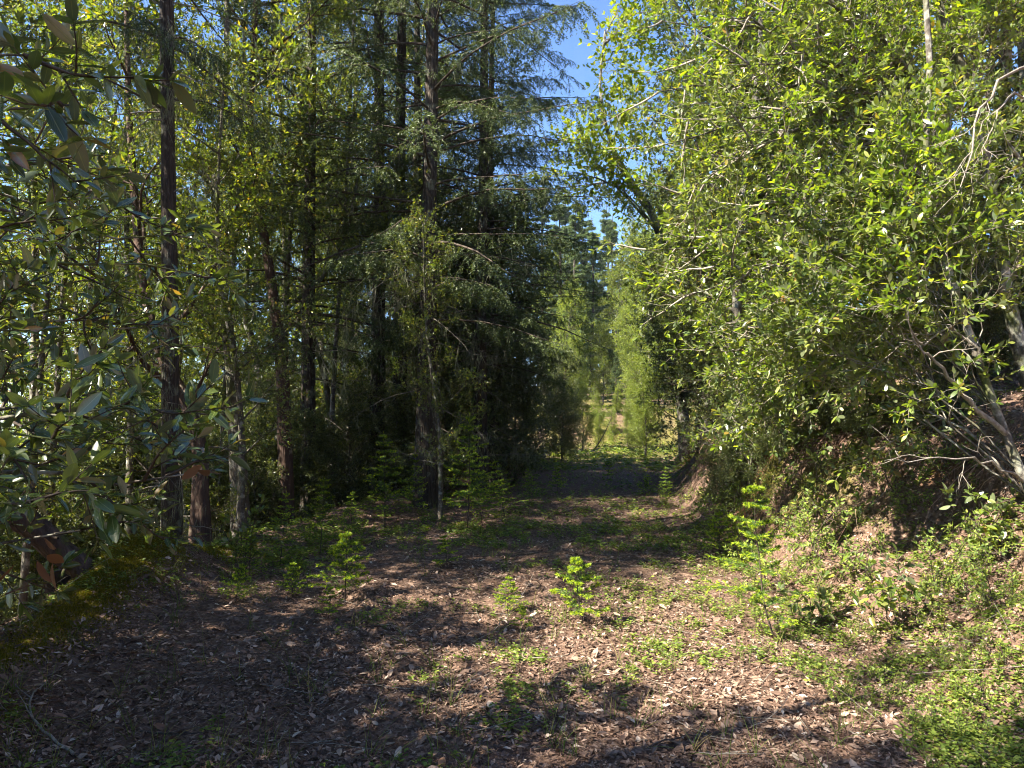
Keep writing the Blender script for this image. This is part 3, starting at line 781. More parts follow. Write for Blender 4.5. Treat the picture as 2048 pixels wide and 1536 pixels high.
# unseen trees to the left and behind, added to shade the near road
G_OFF = 'unseen shade trees beside and behind the viewer'
for x, y, kind, sc in [(-4.4, -.1, 'tall', .7), (-4.6, 1.5, 'slim', .65), (-5.0, 3.4, 'slim', .55), (-4.2, 3.0, 'slim', .5), (-5.2, 2.2, 'slim', .62), (-6.9, .6, 'slim', .85), (-3.9, -1.6, 'slim', 1.0), (-9.5, -1.6, 'madrone', 1.3), (-6.3, -3.2, 'tall', 1.0), (-11.5, -4, 'tall', 1.4), (3.9, -2.2, 'slim', .8), (-1.0, -4.5, 'tall', 1.0),
                       (-6.0, 6.6, 'slim', 1.15), (-6.8, 4.9, 'thicket', (1.4, 1.4, 2.0)), (-4.5, 2.0, 'bushy', 1.3), (-5.2, .8, 'bushy', 1.4), (-4.3, 3.6, 'bushy', 1.0), (-9.0, 8.4, 'slim', 1.3), (-8.2, 6.4, 'slim', 1.2)]:
    place(kind, x, y, float(rngp.random() * 6.28), sc, 'unseen hardwood tree added beside the road for its shade', G_OFF)

# ------------------------------------------------------------------ the tanoak whose branches hang into the picture on the left
def near_tanoak():
    base = np.array([-2.75, 1.55, gz(-2.75, 1.55) - .1])
    tr = [np.zeros(3), np.array([.05, .1, .8]), np.array([.12, .15, 1.8]), np.array([.05, .25, 3.2]), np.array([-.1, .3, 4.8]), np.array([0, .3, 6.2])]
    ends = [(440, 560, 3.1, 1.6), (340, 470, 3.2, 1.9), (240, 640, 2.8, 1.4), (430, 830, 2.15, 1.1), (300, 800, 2.1, 1.0), (430, 940, 2.2, .9), (240, 950, 1.9, .8),
            (120, 880, 1.75, .9), (60, 1010, 1.6, .7), (140, 210, 1.5, 1.9), (50, 110, 1.4, 1.9), (60, 330, 2.0, 1.7), (160, 500, 2.3, 1.6),
            (60, 660, 2.1, 1.3), (250, 400, 3.3, 2.0), (160, 1060, 2.0, .7), (370, 650, 3.0, 1.4), (180, 330, 3.1, 2.0)]
    ex = []
    for px, py, Y, z in ends:
        e = P(px, py, Y); s = base + np.array([.08, .15, z + 0.1])
        mid = s * .5 + e * .5 + np.array([0, .15, .12])
        ex.append([s - base, mid - base, e - base])
    built = broadleaf(41, tr, .075, .02, n1=10, L1=1.6, t0=.55, n2=8, L2=.42, n3=3, L3=.17, nl=9, leafL=.074, extra=ex, sides=10, up2=.05, limb=.45)
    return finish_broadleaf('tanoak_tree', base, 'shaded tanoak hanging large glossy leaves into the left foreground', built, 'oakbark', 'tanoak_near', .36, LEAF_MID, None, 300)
near = near_tanoak()
# withered leaves on it
def withered(root, spots, seed):
    rng = np.random.default_rng(seed); ms = leaf_mesh('brown_leaf', .36)
    off = np.array(root.location)
    for px, py, Y in spots:
        c = P(px, py, Y) - off
        for k in range(3):
            d = unit(np.array([rng.normal(0, .8), rng.normal(0, .5), -.6 + rng.normal(0, .4)]))
            s = unit(np.cross(rng.normal(0, 1, 3), d)); n = np.cross(d, s); l = .085 * rng.uniform(.8, 1.1)
            m = Matrix((tuple(d * l) + (0,), tuple(s * l) + (0,), tuple(n * l) + (0,), (0, 0, 0, 1))).transposed(); m.translation = Vector(c + rng.normal(0, .02, 3))
            o = bpy.data.objects.new('withered_leaf', ms[k]); COL.objects.link(o); o.parent = root; o.matrix_basis = m
withered(near, [(100, 1125, 1.9), (60, 1140, 1.8), (400, 920, 2.05)], 3)

# ------------------------------------------------------------------ trees on the cut bank to the right
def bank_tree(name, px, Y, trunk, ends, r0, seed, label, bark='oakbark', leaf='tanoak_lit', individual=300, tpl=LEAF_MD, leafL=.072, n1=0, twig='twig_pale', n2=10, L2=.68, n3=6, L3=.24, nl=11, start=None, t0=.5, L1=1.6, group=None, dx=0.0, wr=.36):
    x = at_px(px, Y) + dx
    b = np.array([x, Y, gz(x, Y) - .1])
    tr = [np.zeros(3)] + [P(a, c, d) - b for a, c, d in trunk]
    tp = smooth_path(tr, 24)
    ex = []
    for e in ends:
        q = P(*e[:3]) - b
        # leave the trunk at the nearest station that lies below the tip
        low = tp[:, 2] < q[2] + .15
        d = np.linalg.norm(tp - q, axis=1) + np.where(low, 0, 1.5) + np.abs(tp[:, 2] - (q[2] - 1.1)) * 1.1
        s = tp[int(np.clip(np.argmin(d) + (len(ex) * 7) % 6 - 1, 1, 22))]
        mid = s * .5 + q * .5 + np.array([0, 0, .16 * np.linalg.norm(q - s)])
        ex.append([s, mid, q])
    built = broadleaf(seed, tr, r0, .02, n1=n1, L1=L1, t0=t0, n2=n2, L2=L2, n3=n3, L3=L3, nl=nl, leafL=leafL, extra=ex, sides=10, up2=.1, limb=.6)
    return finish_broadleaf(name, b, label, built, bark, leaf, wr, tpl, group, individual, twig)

G_BK = 'trees on the cut bank right of the road'
r1 = bank_tree('tanoak_tree', 2075, 4.75, [(2040, 940, 4.75), (1985, 800, 4.8), (1935, 660, 4.85), (1880, 480, 4.9), (1850, 330, 5.0), (1860, 120, 5.1), (1840, -120, 5.2)],
               [(1830, 250, 5.1), (1780, 300, 5.1), (1920, 240, 5.1), (1700, 420, 5.2), (1760, 400, 5.0), (1830, 420, 5.0), (1900, 460, 5.1), (1750, 530, 4.8), (1680, 560, 4.9), (1830, 540, 5.0),
                (2030, 500, 4.8), (1480, 680, 5.6), (1560, 690, 5.7), (1440, 760, 6.0), (1400, 690, 6.0), (1600, 520, 4.9), (1560, 470, 5.1), (1650, 640, 4.9), (1520, 600, 5.1), (1580, 690, 5.1), (2030, 330, 4.9)],
               .028, 51, 'nearest tanoak on the right bank, thin grey forked trunk with sunlit leaves', group=G_BK)
# its bare pale fork
def bare_limb(root, pts, r, name='limb', nt=4, tw=.4, seed=1, mat='twig_pale'):
    off = np.array(root.location); rng = np.random.default_rng(seed)
    p = smooth_path([P(*q) - off for q in pts], 12)[None]
    p[:, 1:-1] += rng.normal(0, .012, p[:, 1:-1].shape)
    mb = MB(); tubes(mb, p, r, r * .3, 7)
    if nt:
        s, _ = spawn(p, nt, .3, 1, .8, .2, tw, 6, -.1, .2, rng); tubes(mb, s, r * .3, .0015, 4)
        s2, _ = spawn(s, 3, .3, 1, .8, .2, tw * .45, 4, -.1, .2, rng); tubes(mb, s2, .0025, .001, 3)
    return link(name, mb.mesh(name, M[mat]), root)
bare_limb(r1, [(2012, 868, 4.76), (1930, 790, 4.7), (1880, 735, 4.6), (1838, 690, 4.5)], .019, 'limb', 4, .35, 2)
bare_limb(r1, [(1960, 720, 4.83), (1900, 650, 4.8), (1840, 690, 4.7), (1800, 600, 4.6)], .010, 'limb', 3, .3, 3)
bare_limb(r1, [(2048, 965, 4.74), (1990, 930, 4.6), (1900, 915, 4.4), (1790, 918, 4.3)], .009, 'limb', 4, .25, 4)
bare_limb(r1, [(2060, 130, 5.0), (2000, 160, 4.7), (1960, 230, 4.6), (1940, 310, 4.5), (1915, 390, 4.5)], .011, 'dead_limb', 7, .35, 5)
bare_limb(r1, [(2060, 180, 5.0), (2010, 200, 4.7), (1985, 260, 4.6), (1965, 310, 4.5)], .008, 'dead_limb', 6, .25, 6)

r2 = bank_tree('tanoak_tree', 1900, 7.2, [(1880, 420, 7.2), (1850, 260, 7.15), (1815, 140, 7.1), (1790, 0, 7.0), (1760, -200, 7.0), (1740, -500, 7)],
               [(1310, 40, 6.0), (1350, 120, 5.7), (1290, 190, 5.9), (1290, 300, 5.8), (1350, 250, 5.4), (1310, 420, 5.6), (1290, 500, 6.0), (1400, 40, 5.6), (1440, 130, 5.2), (1420, 230, 5.2), (1480, 300, 5.1), (1400, 360, 5.2),
                (1440, 440, 5.1), (1360, 480, 5.4), (1500, 20, 5.5), (1540, 110, 5.3), (1560, 220, 5.2), (1580, 320, 5.3), (1520, 400, 5.0), (1620, 60, 5.7), (1650, 180, 5.6), (1680, 300, 5.5), (1620, 400, 5.3), (1400, 560, 5.3), (1330, 600, 5.8),
                (1460, 540, 5.1), (1700, 20, 6), (1600, -60, 5.6), (1450, -60, 5.6), (1340, -50, 6.1)],
               .11, 52, 'large tanoak arching a wall of yellow-green leaves over the right roadside', group=G_BK, L2=.85, n2=12, n3=6, nl=13, leafL=.060)
r3 = bank_tree('tanoak_tree', 1660, 8.6, [(1650, 760, 8.5), (1640, 600, 8.4), (1630, 420, 8.3), (1620, 200, 8.2)],
               [(1450, 640, 6.6), (1420, 700, 6.8), (1500, 720, 6.6), (1470, 790, 6.8), (1440, 860, 7.2), (1400, 780, 7.2), (1390, 640, 7.0), (1580, 640, 6.6),
                (1500, 560, 6.8), (1620, 560, 6.8), (1540, 800, 6.8), (1420, 900, 7.6), (1500, 870, 7.2)],
               .075, 53, 'tanoak rooted on the bank top with branches drooping down over the soil', group=G_BK, individual=120)

bank_tree('tanoak_tree', 2070, 6.4, [(2040, 700, 6.4), (2005, 540, 6.3), (1985, 390, 6.3), (1935, 170, 6.3), (1875, 0, 6.3), (1800, -250, 6.3), (1760, -600, 6.3)],
          [(1900, -40, 6.0), (1960, 60, 5.9), (2010, 20, 5.9)], .062, 54, 'pale lichen-barked trunk leaning left across the upper right corner', group=G_BK, individual=0, n1=12, t0=.68, L1=1.6)
bank_tree('tanoak_tree', 1950, 8.2, [(1945, 560, 8.2), (1950, 380, 8.2), (1975, 200, 8.1), (1990, 0, 8.1), (2000, -300, 8)],
          [(1960, 300, 7.8), (1900, 420, 7.8)], .055, 55, 'thin upright grey trunk behind the dead pale limb', group=G_BK, individual=0, n1=10, t0=.6, L1=1.5)

# small shoots on the bank face
def shoot(px, py, Y, ends, seed, label, leaf='tanoak_lit', ll=.075):
    x, y = ground_from_pixel(px, py) if Y is None else (at_px(px, Y), Y)
    b = np.array([x, y, gz(x, y) - .03])
    ex = []
    for qx, qy, dy in ends:
        q = P(qx, qy, y + dy) - b
        ex.append([np.zeros(3), q * .5 + np.array([0, 0, .05]), q])
    built = broadleaf(seed, [np.zeros(3), np.array([0, 0, .05]), np.array([0, 0, .12])], .006, .003, n1=0, L1=.4, n2=4, L2=.16, n3=1, L3=.07, nl=5, leafL=ll, extra=ex, sides=5)
    return finish_broadleaf('tanoak_shoot', b, label, built, 'twig', leaf, .42, LEAF_MID, 'leafy shoots on the right bank', 60, 'twig', 'shrub', 'foliage')
shoot(1640, 1010, None, [(1600, 870, -.25), (1540, 900, -.3), (1660, 880, -.25), (1700, 900, -.2), (1580, 930, -.3), (1640, 900, -.35)], 61, 'pale grey-green leafy shoot arching from the middle of the bank face')
shoot(1950, 1100, None, [(1900, 1010, -.3), (1960, 990, -.35), (2020, 1000, -.3), (2030, 1050, -.3), (1980, 1040, -.4), (2045, 960, -.2)], 62, 'shaded dark green leafy shoot low on the bank at the right edge')
shoot(1790, 980, None, [(1740, 890, -.15), (1800, 880, -.15), (1770, 920, -.25), (1720, 930, -.25), (1840, 910, -.1)], 63, 'green leafy shoot on the bank under the bare pale limb', 'tanoak')
shoot(1790, 1260, None, [(1720, 1090, -.1), (1800, 1130, -.15), (1760, 1180, -.2), (1830, 1170, -.2), (1740, 1230, -.25)], 64, 'upright leafy shoot at the foot of the bank, right of the tall sapling')
shoot(1640, 1240, None, [(1600, 1190, -.1), (1660, 1180, -.1), (1640, 1215, -.15)], 65, 'small low bright shoot just right of the tall sapling')
shoot(1690, 1060, None, [(1650, 990, -.2), (1720, 1000, -.2), (1600, 1010, -.2)], 66, 'thin shoot leaning off the bank behind the tall sapling')
shoot(480, 1110, 6.6, [(440, 1040, 0), (500, 1030, .1), (530, 1000, 0), (470, 1000, .1), (550, 1060, 0)], 67, 'pale leafy shoot catching light beside the reddish trunk base', 'tanoak')

# more trees along the right side, farther back
for px, Y, kind, sc, lab in [(1440, 11.8, 'thicket', .62, 'grey-green evergreen bush hanging over the right roadside, nearest of its row'),
                         (1510, 12.2, 'thicket', .95, 'grey-green evergreen tree on the bank above the red soil cut'),
                         (1400, 14.5, 'thicket', .68, 'evergreen bush at the right roadside, second of its row'),
                         (1450, 16.5, 'thicket', 1.2, 'tall evergreen tree behind the right roadside bushes'),
                         (1395, 19.5, 'pale', .85, 'rounded evergreen tree right of the road bend'),
                         (1290, 22.5, 'pale', .42, 'low bright bush at the right of the road bend'),
                         (1570, 11, 'thicket', 1.0, 'evergreen tree on the slope behind the drooping tanoak'),
                         (1600, 12, 'tall', .9, 'tall grey-barked tree on the slope behind the arching tanoak'),
                         (1750, 11, 'tall', .9, 'tall grey-barked tree on the upper right slope, behind the reddish trunk'),
                         (1880, 10, 'slim', 1.0, 'slim tree standing on the upper right slope, left of the dead limb'),
                         (1990, 9, 'tall', .85, 'grey-barked tree on the slope at the upper right edge of the view'),
                         (2060, 7.6, 'slim', 1.0, 'slim pale tree on the slope beside the right edge of the view'),
                         (1680, 15, 'madrone', 1.1, 'red-barked tree farther up the right slope'),
                         (1900, 14, 'tall', 1.1, 'tall tree high on the right slope'),
                         (1410, 13.2, 'tall', .9, 'leafy tree behind the arching tanoak, closing the sky right of the oak'),
                         (1480, 10.2, 'slim', 1.05, 'slim leafy tree behind the arching tanoak, nearest the red soil cut'),
                         (1420, 17.5, 'tall', .85, 'leafy tree beside the foot of the oak'),
                         (1450, 9.4, 'bushy', .3, 'small shrub hanging over the red soil cut, left of its row'),
                         (1500, 9.0, 'bushy', .34, 'small shrub hanging over the red soil cut, second of its row'),
                         (1560, 8.4, 'bushy', .3, 'small shrub on the bank edge right of the red soil cut'),
                         (1650, 7.6, 'bushy', .3, 'small shrub on the bank edge below the drooping tanoak'),
                         (1740, 7.0, 'bushy', .28, 'small shrub on the bank slope under the bare pale limb'),
                         (1860, 6.6, 'bushy', .3, 'small shrub on the bank slope between the forked trunks'),
                         (1960, 6.9, 'bushy', .32, 'small shrub on the bank slope near the right edge'),
                         (1820, 8.8, 'bushy', .8, 'dark shrub on the bank top under the trees'),
                         (1980, 8.0, 'bushy', .7, 'dark shrub on the bank top near the right edge')]:
    place(kind, at_px(px, Y), Y, float(rngp.random() * 6.28), sc, lab, G_BK)

# the yellow-green oak against the sky
bank_tree('oak_tree', 1370, 19, [(1350, 600, 19), (1310, 440, 19), (1260, 360, 18.8), (1220, 280, 18.5), (1200, 180, 18.4), (1210, 60, 18.4)],
          [(1110, 270, 17.5), (1130, 330, 17.5), (1160, 260, 17.8), (1190, 300, 18), (1240, 240, 18.2), (1150, 390, 17.6), (1200, 360, 18), (1100, 350, 17.2), (1240, 320, 18.5), (1230, 120, 18), (1270, 60, 18.3), (1210, 190, 18), (1280, 180, 18.6), (1250, 400, 18.4), (1300, 100, 18.6), (1290, 280, 18.6), (1320, 20, 19), (1260, -10, 18.6)],
          .13, 71, 'sparse yellow-green oak leaning over the road against the blue sky', bark='oakbark', leaf='oak', individual=0, tpl=LEAF_LO, leafL=.15, L2=.95, n2=9, L3=.42, n3=5, nl=6, wr=.6)

# far wood behind the bend
far1 = finish_fir('far_fir', (0, 0, -60), 'x', fir(81, 15, .18, 1.0, 90, 3.2, n2=16, n3=5, n4=8, nl=.13, nw=.045, droop=-.7, sides=7, thin=1.5), needle='fir_far')
far2 = finish_fir('far_fir', (0, 0, -60), 'x', fir(82, 17, .20, 3.0, 80, 2.5, n2=16, n3=5, n4=8, nl=.13, nw=.045, droop=-.7, sides=7, thin=1.5), needle='fir_far')
fi = [0]
def place_far(src, x, y, sc, label, group='firs of the far wood'):
    loc = (x, y, gz(x, y) - .2)
    rz = float(rngp.random() * 6.28)
    if src['label'] == 'x':
        src.location = loc; src.rotation_euler = (0, 0, rz); src.scale = (sc,) * 3; src['label'] = label; src['group'] = group
        return src
    return copy_tree(src, loc, rz, sc, label, group)
for px, Y, s, sc in [(1150, 46, far2, .8), (1120, 50, far2, .9), (1185, 52, far2, .8), (1225, 60, far2, .9), (1085, 58, far2, 1.1), (1165, 62, far1, 1.1), (1215, 68, far2, 1.05), (1265, 62, far1, 1.0), (1130, 70, far2, 1.15), (1290, 75, far2, 1.0), (1100, 84, far1, 1.0), (1140, 90, far2, 1.0), (1175, 82, far1, .95), (1205, 92, far2, 1.0), (1240, 86, far1, 1.0), (1275, 94, far2, 1.05), (1310, 88, far1, 1.1), (1040, 66, far2, 1.2),
                     (985, 60, far1, 1.2), (1330, 60, far1, 1.1), (930, 64, far2, 1.2), (860, 60, far1, 1.2), (1400, 50, far2, 1.0), (780, 58, far2, 1.2), (700, 55, far1, 1.2), (620, 52, far2, 1.2), (540, 50, far1, 1.2), (440, 48, far2, 1.3), (340, 46, far1, 1.3), (240, 44, far2, 1.3), (120, 42, far1, 1.3), (10, 40, far2, 1.3)]:
    mid = 1060 < px < 1300
    place_far(s, at_px(px, Y), Y, sc, 'bluish fir in the hazy stand straight behind the road bend' if mid else 'tall fir far back behind the roadside trees', 'firs of the far wood' if mid else 'far firs behind the roadside trees')
for px, Y, kind, sc, lab in [(1205, 40, 'pale', .62, 'pale sunlit leafy tree above the red bank at the road bend'), (1300, 38, 'pale', 1.1, 'tall bright leafy tree right of the gap at the road bend'), (1135, 40, 'pale', .9, 'sunlit leafy tree left of the gap at the road bend'),
                             (1262, 33.5, 'pale', .3, 'small sunlit bush on the red bank at the road bend'), (1150, 35, 'pale', .5, 'sunlit bush at the left of the red bank'), (1235, 35.2, 'pale', .2, 'tiny sunlit bush in the gap at the road bend'),
                             (1195, 33, 'pale', .24, 'sunlit bush beside the leaning branch at the bend'), (1290, 30, 'pale', .42, 'sunlit bush right of the red bank'), (1262, 44, 'pale', .95, 'sunlit leafy tree behind the red bank'),
                             (1100, 52, 'pale', 1.5, 'broad leafy crown left of the hazy fir stand'), (1180, 60, 'pale', 1.3, 'broad leafy crown in the middle of the hazy fir stand'), (1235, 56, 'pale', 1.45, 'broad leafy crown right of the hazy fir stand'),
                             (1305, 58, 'pale', 1.9, 'broad leafy crown behind the oak'), (1165, 27.5, 'pale', .36, 'bush at the left edge where the road bends away'), (1225, 31, 'pale', .22, 'tiny bush at the middle of the red bank'), (1198, 29.5, 'pale', .22, 'tiny bush in front of the leaning branch'), (1255, 29.5, 'pale', .2, 'tiny bush right of the middle of the red bank'), (1278, 26.5, 'pale', .34, 'bush at the right edge where the road bends away'), (1360, 44, 'pale', 1.9, 'large bright leafy crown below the oak')]:
    place(kind, at_px(px, Y), Y, float(rngp.random() * 6.28), sc, lab, 'leafy trees around the road bend')
place_far(far1, at_px(1232, 36), 36, .22, 'young pointed fir standing above the red bank', 'firs around the road bend')

# ------------------------------------------------------------------ fir saplings
def sapling(seed, h, bend=.0, whorls=7, bl=.34, tip=.35, crook=None):
    rng = np.random.default_rng(seed)
    if crook is None: sp = smooth_path([(0, 0, 0), (bend * .55 * h, 0, h * .33), (bend * .9 * h, 0, .66 * h), (bend * h, 0, h)], 14)
    else: sp = smooth_path(crook, 14)
    ms = MB(); tubes(ms, sp[None], .0055 * h ** .5 + .002, .0015, 6)
    t = np.repeat(np.linspace(.22, .95, whorls), 5) + rng.normal(0, .012, whorls * 5)
    nb = len(t); pos, T = along(sp[None], t[None])
    az = np.arange(nb) * 2.513 + rng.normal(0, .3, nb)
    d = np.stack([np.cos(az), np.sin(az), .25 + rng.normal(0, .1, nb)], -1)
    L = h * bl * np.clip(1.12 - t, .12, 1) * rng.uniform(.55, 1.15, nb)
    br = grow(pos[0], d, L, 7, -.12, .05, rng)
    sec, ts = spawn(br, 8, .25, .98, .85, .12, lambda t, r: L[:, None] * .42 * (1.15 - .8 * t) * r.uniform(.6, 1.1, t.shape), 4, -.1, .06, rng, flat=True)
    tubes(ms, br, .0022, .0009, 4); tubes(ms, sec, .0012, .0006, 3)
    mb = MB(); nl = .025
    dens = max(16, int(34 * h))
    needles(mb, br, dens + 16, nl, .0050, rng, 0, .1, .8, 1.1, .55)
    needles(mb, sec, max(12, dens // 2 + 6), nl, .0050, rng, 0, .0, 1 - tip * .6, 1.1, .55)
    needles(mb, sp[None], 60, nl, .0050, rng, 0, .35, .97, 1.0, 1.6)
    mg = MB()
    needles(mg, br, 26, nl * 1.05, .0062, rng, 0, .76, 1.0, .8, .8)
    keep = rng.random(len(sec)) < .75
    needles(mg, sec[keep], 14, nl * .95, .0062, rng, 0, 1 - tip * .8, 1.0, .8, .8)
    needles(mg, sp[None], 40, nl, .0062, rng, 0, .88, 1.0, .6, 1.8)
    return ms, mb, mg
def build_sapling(loc, label, built, rz=0, cat='sapling', group='fir saplings on the road', needle='sapling'):
    r = thing('fir_sapling', loc, label, cat, group, rz)
    link('stem', built[0].mesh('stem', M['twig']), r)
    link('foliage', built[1].mesh('foliage', M[needle]), r)['kind'] = 'stuff'
    link('new_growth', built[2].mesh('new_growth', M['newgrowth']), r)['kind'] = 'stuff'
    return r
def at_ground(px, py, sink=.01):
    x, y = ground_from_pixel(px, py); return np.array([x, y, gz(x, y) - sink])
S1 = build_sapling(at_ground(1548, 1275), 'tallest slender sapling on the right road edge, bare lower stem leaning left', sapling(91, 1.08, 0, 8, .42, .75, [(0, 0, 0), (-.07, 0, .25), (-.10, 0, .55), (-.13, 0, .8), (-.13, 0, 1.08)]))
S2 = build_sapling(at_ground(1168, 1252), 'crooked yellow-green sapling alone in the middle of the road', sapling(92, .56, 0, 5, .5, .8, [(0, 0, 0), (-.03, 0, .15), (-.05, 0, .3), (-.04, 0, .42), (-.06, 0, .5)]))
S3 = build_sapling(at_ground(690, 1205), 'broad bushy sapling with lime tips at the left road edge', sapling(93, .58, .02, 7, .62, .28))
S4 = build_sapling(at_ground(935, 1060), 'tall feathery sapling in front of the thickest fir', sapling(94, 1.5, .02, 10, .36, .3))
for px, py, src, sc, lab in [(1440, 1115, S3, .85, 'short lime-tipped sapling left of the tall slender one on the right road edge'),
                             (1015, 1228, S3, .55, 'tiny bright sapling left of the crooked one in the road'),
                             (1045, 1262, S2, .35, 'smallest seedling, between the tiny bright sapling and the crooked one'),
                             (470, 1205, S3, .62, 'small bright sapling right of the mossy mound'),
                             (585, 1195, S3, .58, 'small sapling between the mossy mound and the broad bushy sapling'),
                             (655, 1240, S2, .5, 'low seedling in front of the broad bushy sapling'),
                             (895, 1140, S2, .7, 'little dark sapling behind the shaded middle of the road'),
                             (965, 1052, S4, .78, 'tall feathery sapling right beside the one before the thickest fir'),
                             (1010, 1035, S4, .62, 'mid-sized sapling right of the two tall feathery ones'),
                             (770, 1060, S4, .85, 'drooping green sapling in front of the pair of firs'),
                             (830, 1040, S4, .62, 'mid-sized sapling between the pair of firs and the tall feathery ones'),
                             (640, 1110, S4, .60, 'green sapling left of the drooping one at the road edge'),
                             (560, 1130, S4, .58, 'shaded sapling at the road edge near the reddish bent trunk'),
                             (700, 1090, S4, .5, 'low shaded sapling below the drooping green one'),
                             (1115, 985, S3, .75, 'small light green sapling before the dark roadside thicket'),
                             (1330, 1015, S4, .42, 'sapling in the shade under the right roadside bushes'),
                             (1290, 985, S3, .6, 'low sapling at the far right road edge'),
                             (1215, 960, S2, .8, 'far small sapling standing in the road near the bend'),
                             (1060, 1010, S4, .42, 'sapling at the foot of the dark thicket'),
                             (500, 1160, S4, .36, 'thin shaded sapling behind the small bright one')]:
    copy_tree(src, at_ground(px, py), float(rngp.random() * 6.28), (sc * rngp.uniform(.85, 1.15), sc * rngp.uniform(.85, 1.15), sc * rngp.uniform(.85, 1.1)), lab, 'fir saplings on the road', (float(rngp.normal(0, .09)), float(rngp.normal(0, .09))))

# low herbs on the bank and its foot
for px, py in [(1480, 1040), (1540, 1010), (1590, 1060), (1660, 1090), (1720, 1040), (1500, 1120), (1620, 1140), (1700, 1150), (1840, 1080), (1900, 1180), (1950, 1230), (1850, 1240), (1980, 1120), (2010, 1300), (1900, 1330), (1760, 1330), (1680, 1290),
               (1600, 980), (1830, 1010), (1930, 930), (1990, 1420), (1850, 1430), (1700, 1420), (1460, 1080), (1570, 1180), (1420, 1060), (1880, 960), (1760, 960), (2030, 1200), (1940, 1480), (1400, 1010), (1430, 960), (1450, 1000), (1480, 940), (1410, 930), (1470, 985)]:
    x, y = ground_from_pixel(px, py)
    place('herb', x, y, float(rngp.random() * 6.28), float(rngp.uniform(.55, 1.25)) * (.55 if py > 1280 else 1), 'low light green herb growing on the right bank' if py < 1280 else 'low herb clump by the foot of the right bank, near foreground', 'herbs on the bank' if py < 1280 else 'herbs below the bank', (float(rngp.normal(0, .2)), float(rngp.normal(-.25, .2))))

# ------------------------------------------------------------------ log, stump and sticks
def log_thing(name, pts, r0, r1, label, cat, seed, bark='logbark', stub=True):
    w = np.array([P(*q) for q in pts]); b = w[-1].copy(); b[2] = min(b[2], w[:, 2].min())
    r = thing(name, b, label, cat)
    rng = np.random.default_rng(seed); mb = MB(); p = smooth_path(w - b, 16)
    trunk_tube(mb, p, r0, r1, 16, rng, .10, .0)
    for k in (0, -1):      # end faces
        T = unit(np.gradient(p, axis=0)); U, V = frame(T); an = np.arange(16) * 2 * np.pi / 16; rr = r0 if k == 0 else r1
        ring = p[k] + rr * .97 * (np.cos(an)[:, None] * U[k] + np.sin(an)[:, None] * V[k])
        mb.add(np.vstack([ring, p[k:k + 1] if k == 0 else p[-1:]]), [(i, (i + 1) % 16, 16) for i in range(16)], 0, None, False)
    link('trunk', mb.mesh('trunk', M[bark]), r)
    if stub:
        st, _ = spawn(p[None], 4, .2, .9, 1.1, .2, .28, 4, 0, .1, rng); m2 = MB(); tubes(m2, st, r0 * .22, r0 * .1, 6); link('branch_stubs', m2.mesh('branch_stubs', M[bark]), r)
    return r
log_thing('fallen_log', [(20, 1020, 5.6), (90, 1075, 5.7), (160, 1135, 5.8), (240, 1180, 5.95)], .105, .09, 'thick fallen log resting on the left road edge behind the big leaves', 'log', 1)
log_thing('tree_stump', [(112, 1140, 6.0), (120, 1200, 6.0), (128, 1300, 6.0)], .10, .11, 'dark broken stump standing under the fallen log', 'stump', 2, 'logbark', False)
def stick(pts, r, label, seed, forks=3, mat='twig_pale', name='dead_stick'):
    w = []
    for px, py in pts:
        x, y = ground_from_pixel(px, py); w.append((x, y, gz(x, y) + r * 1.3 + .01))
    w = np.array(w); b = w[0].copy()
    o = thing(name, b, label, 'stick', 'sticks lying on the road')
    rng = np.random.default_rng(seed); p = smooth_path(w - b, 12)[None]; p[0, 1:-1, 2] += np.abs(rng.normal(0, .01, 10))
    mb = MB(); tubes(mb, p, r, r * .5, 7); link('stem', mb.mesh('stem', M[mat]), o)
    if forks:
        s, _ = spawn(p, forks, .2, .9, .7, .2, .18, 5, 0, .12, rng); s[..., 2] = np.maximum(s[..., 2], -.01)
        m2 = MB(); tubes(m2, s, r * .5, .001, 5); link('side_twigs', m2.mesh('side_twigs', M[mat]), o)
    return o
stick([(150, 1520), (105, 1490), (70, 1455), (60, 1410), (95, 1370)], .008, 'pale crooked stick lying at the bottom left corner', 4, 3)
stick([(1300, 1500), (1380, 1480), (1450, 1475)], .004, 'thin twig lying in the leaves at the bottom of the road', 5, 2, 'twig')
stick([(1000, 1125), (1080, 1110), (1190, 1118)], .006, 'thin stick lying across the shaded middle of the road', 6, 2, 'twig')
stick([(280, 1470), (340, 1480), (410, 1475)], .006, 'short dark stick lying in the shaded foreground litter', 7, 1, 'twig')
def branch_across():
    a, b_ = P(1185, 915, 27.5), P(1222, 838, 28.5)
    b = np.array([a[0], a[1], gz(a[0], a[1])]); o = thing('fallen_branch', b, 'bare leaning branch in front of the red bank at the bend', 'branch')
    mb = MB(); p = smooth_path([np.array([0, 0, -.05]), (a + b_) / 2 - b, b_ - b], 8)[None]; tubes(mb, p, .03, .012, 6)
    link('stem', mb.mesh('stem', M['twig']), o)
branch_across()

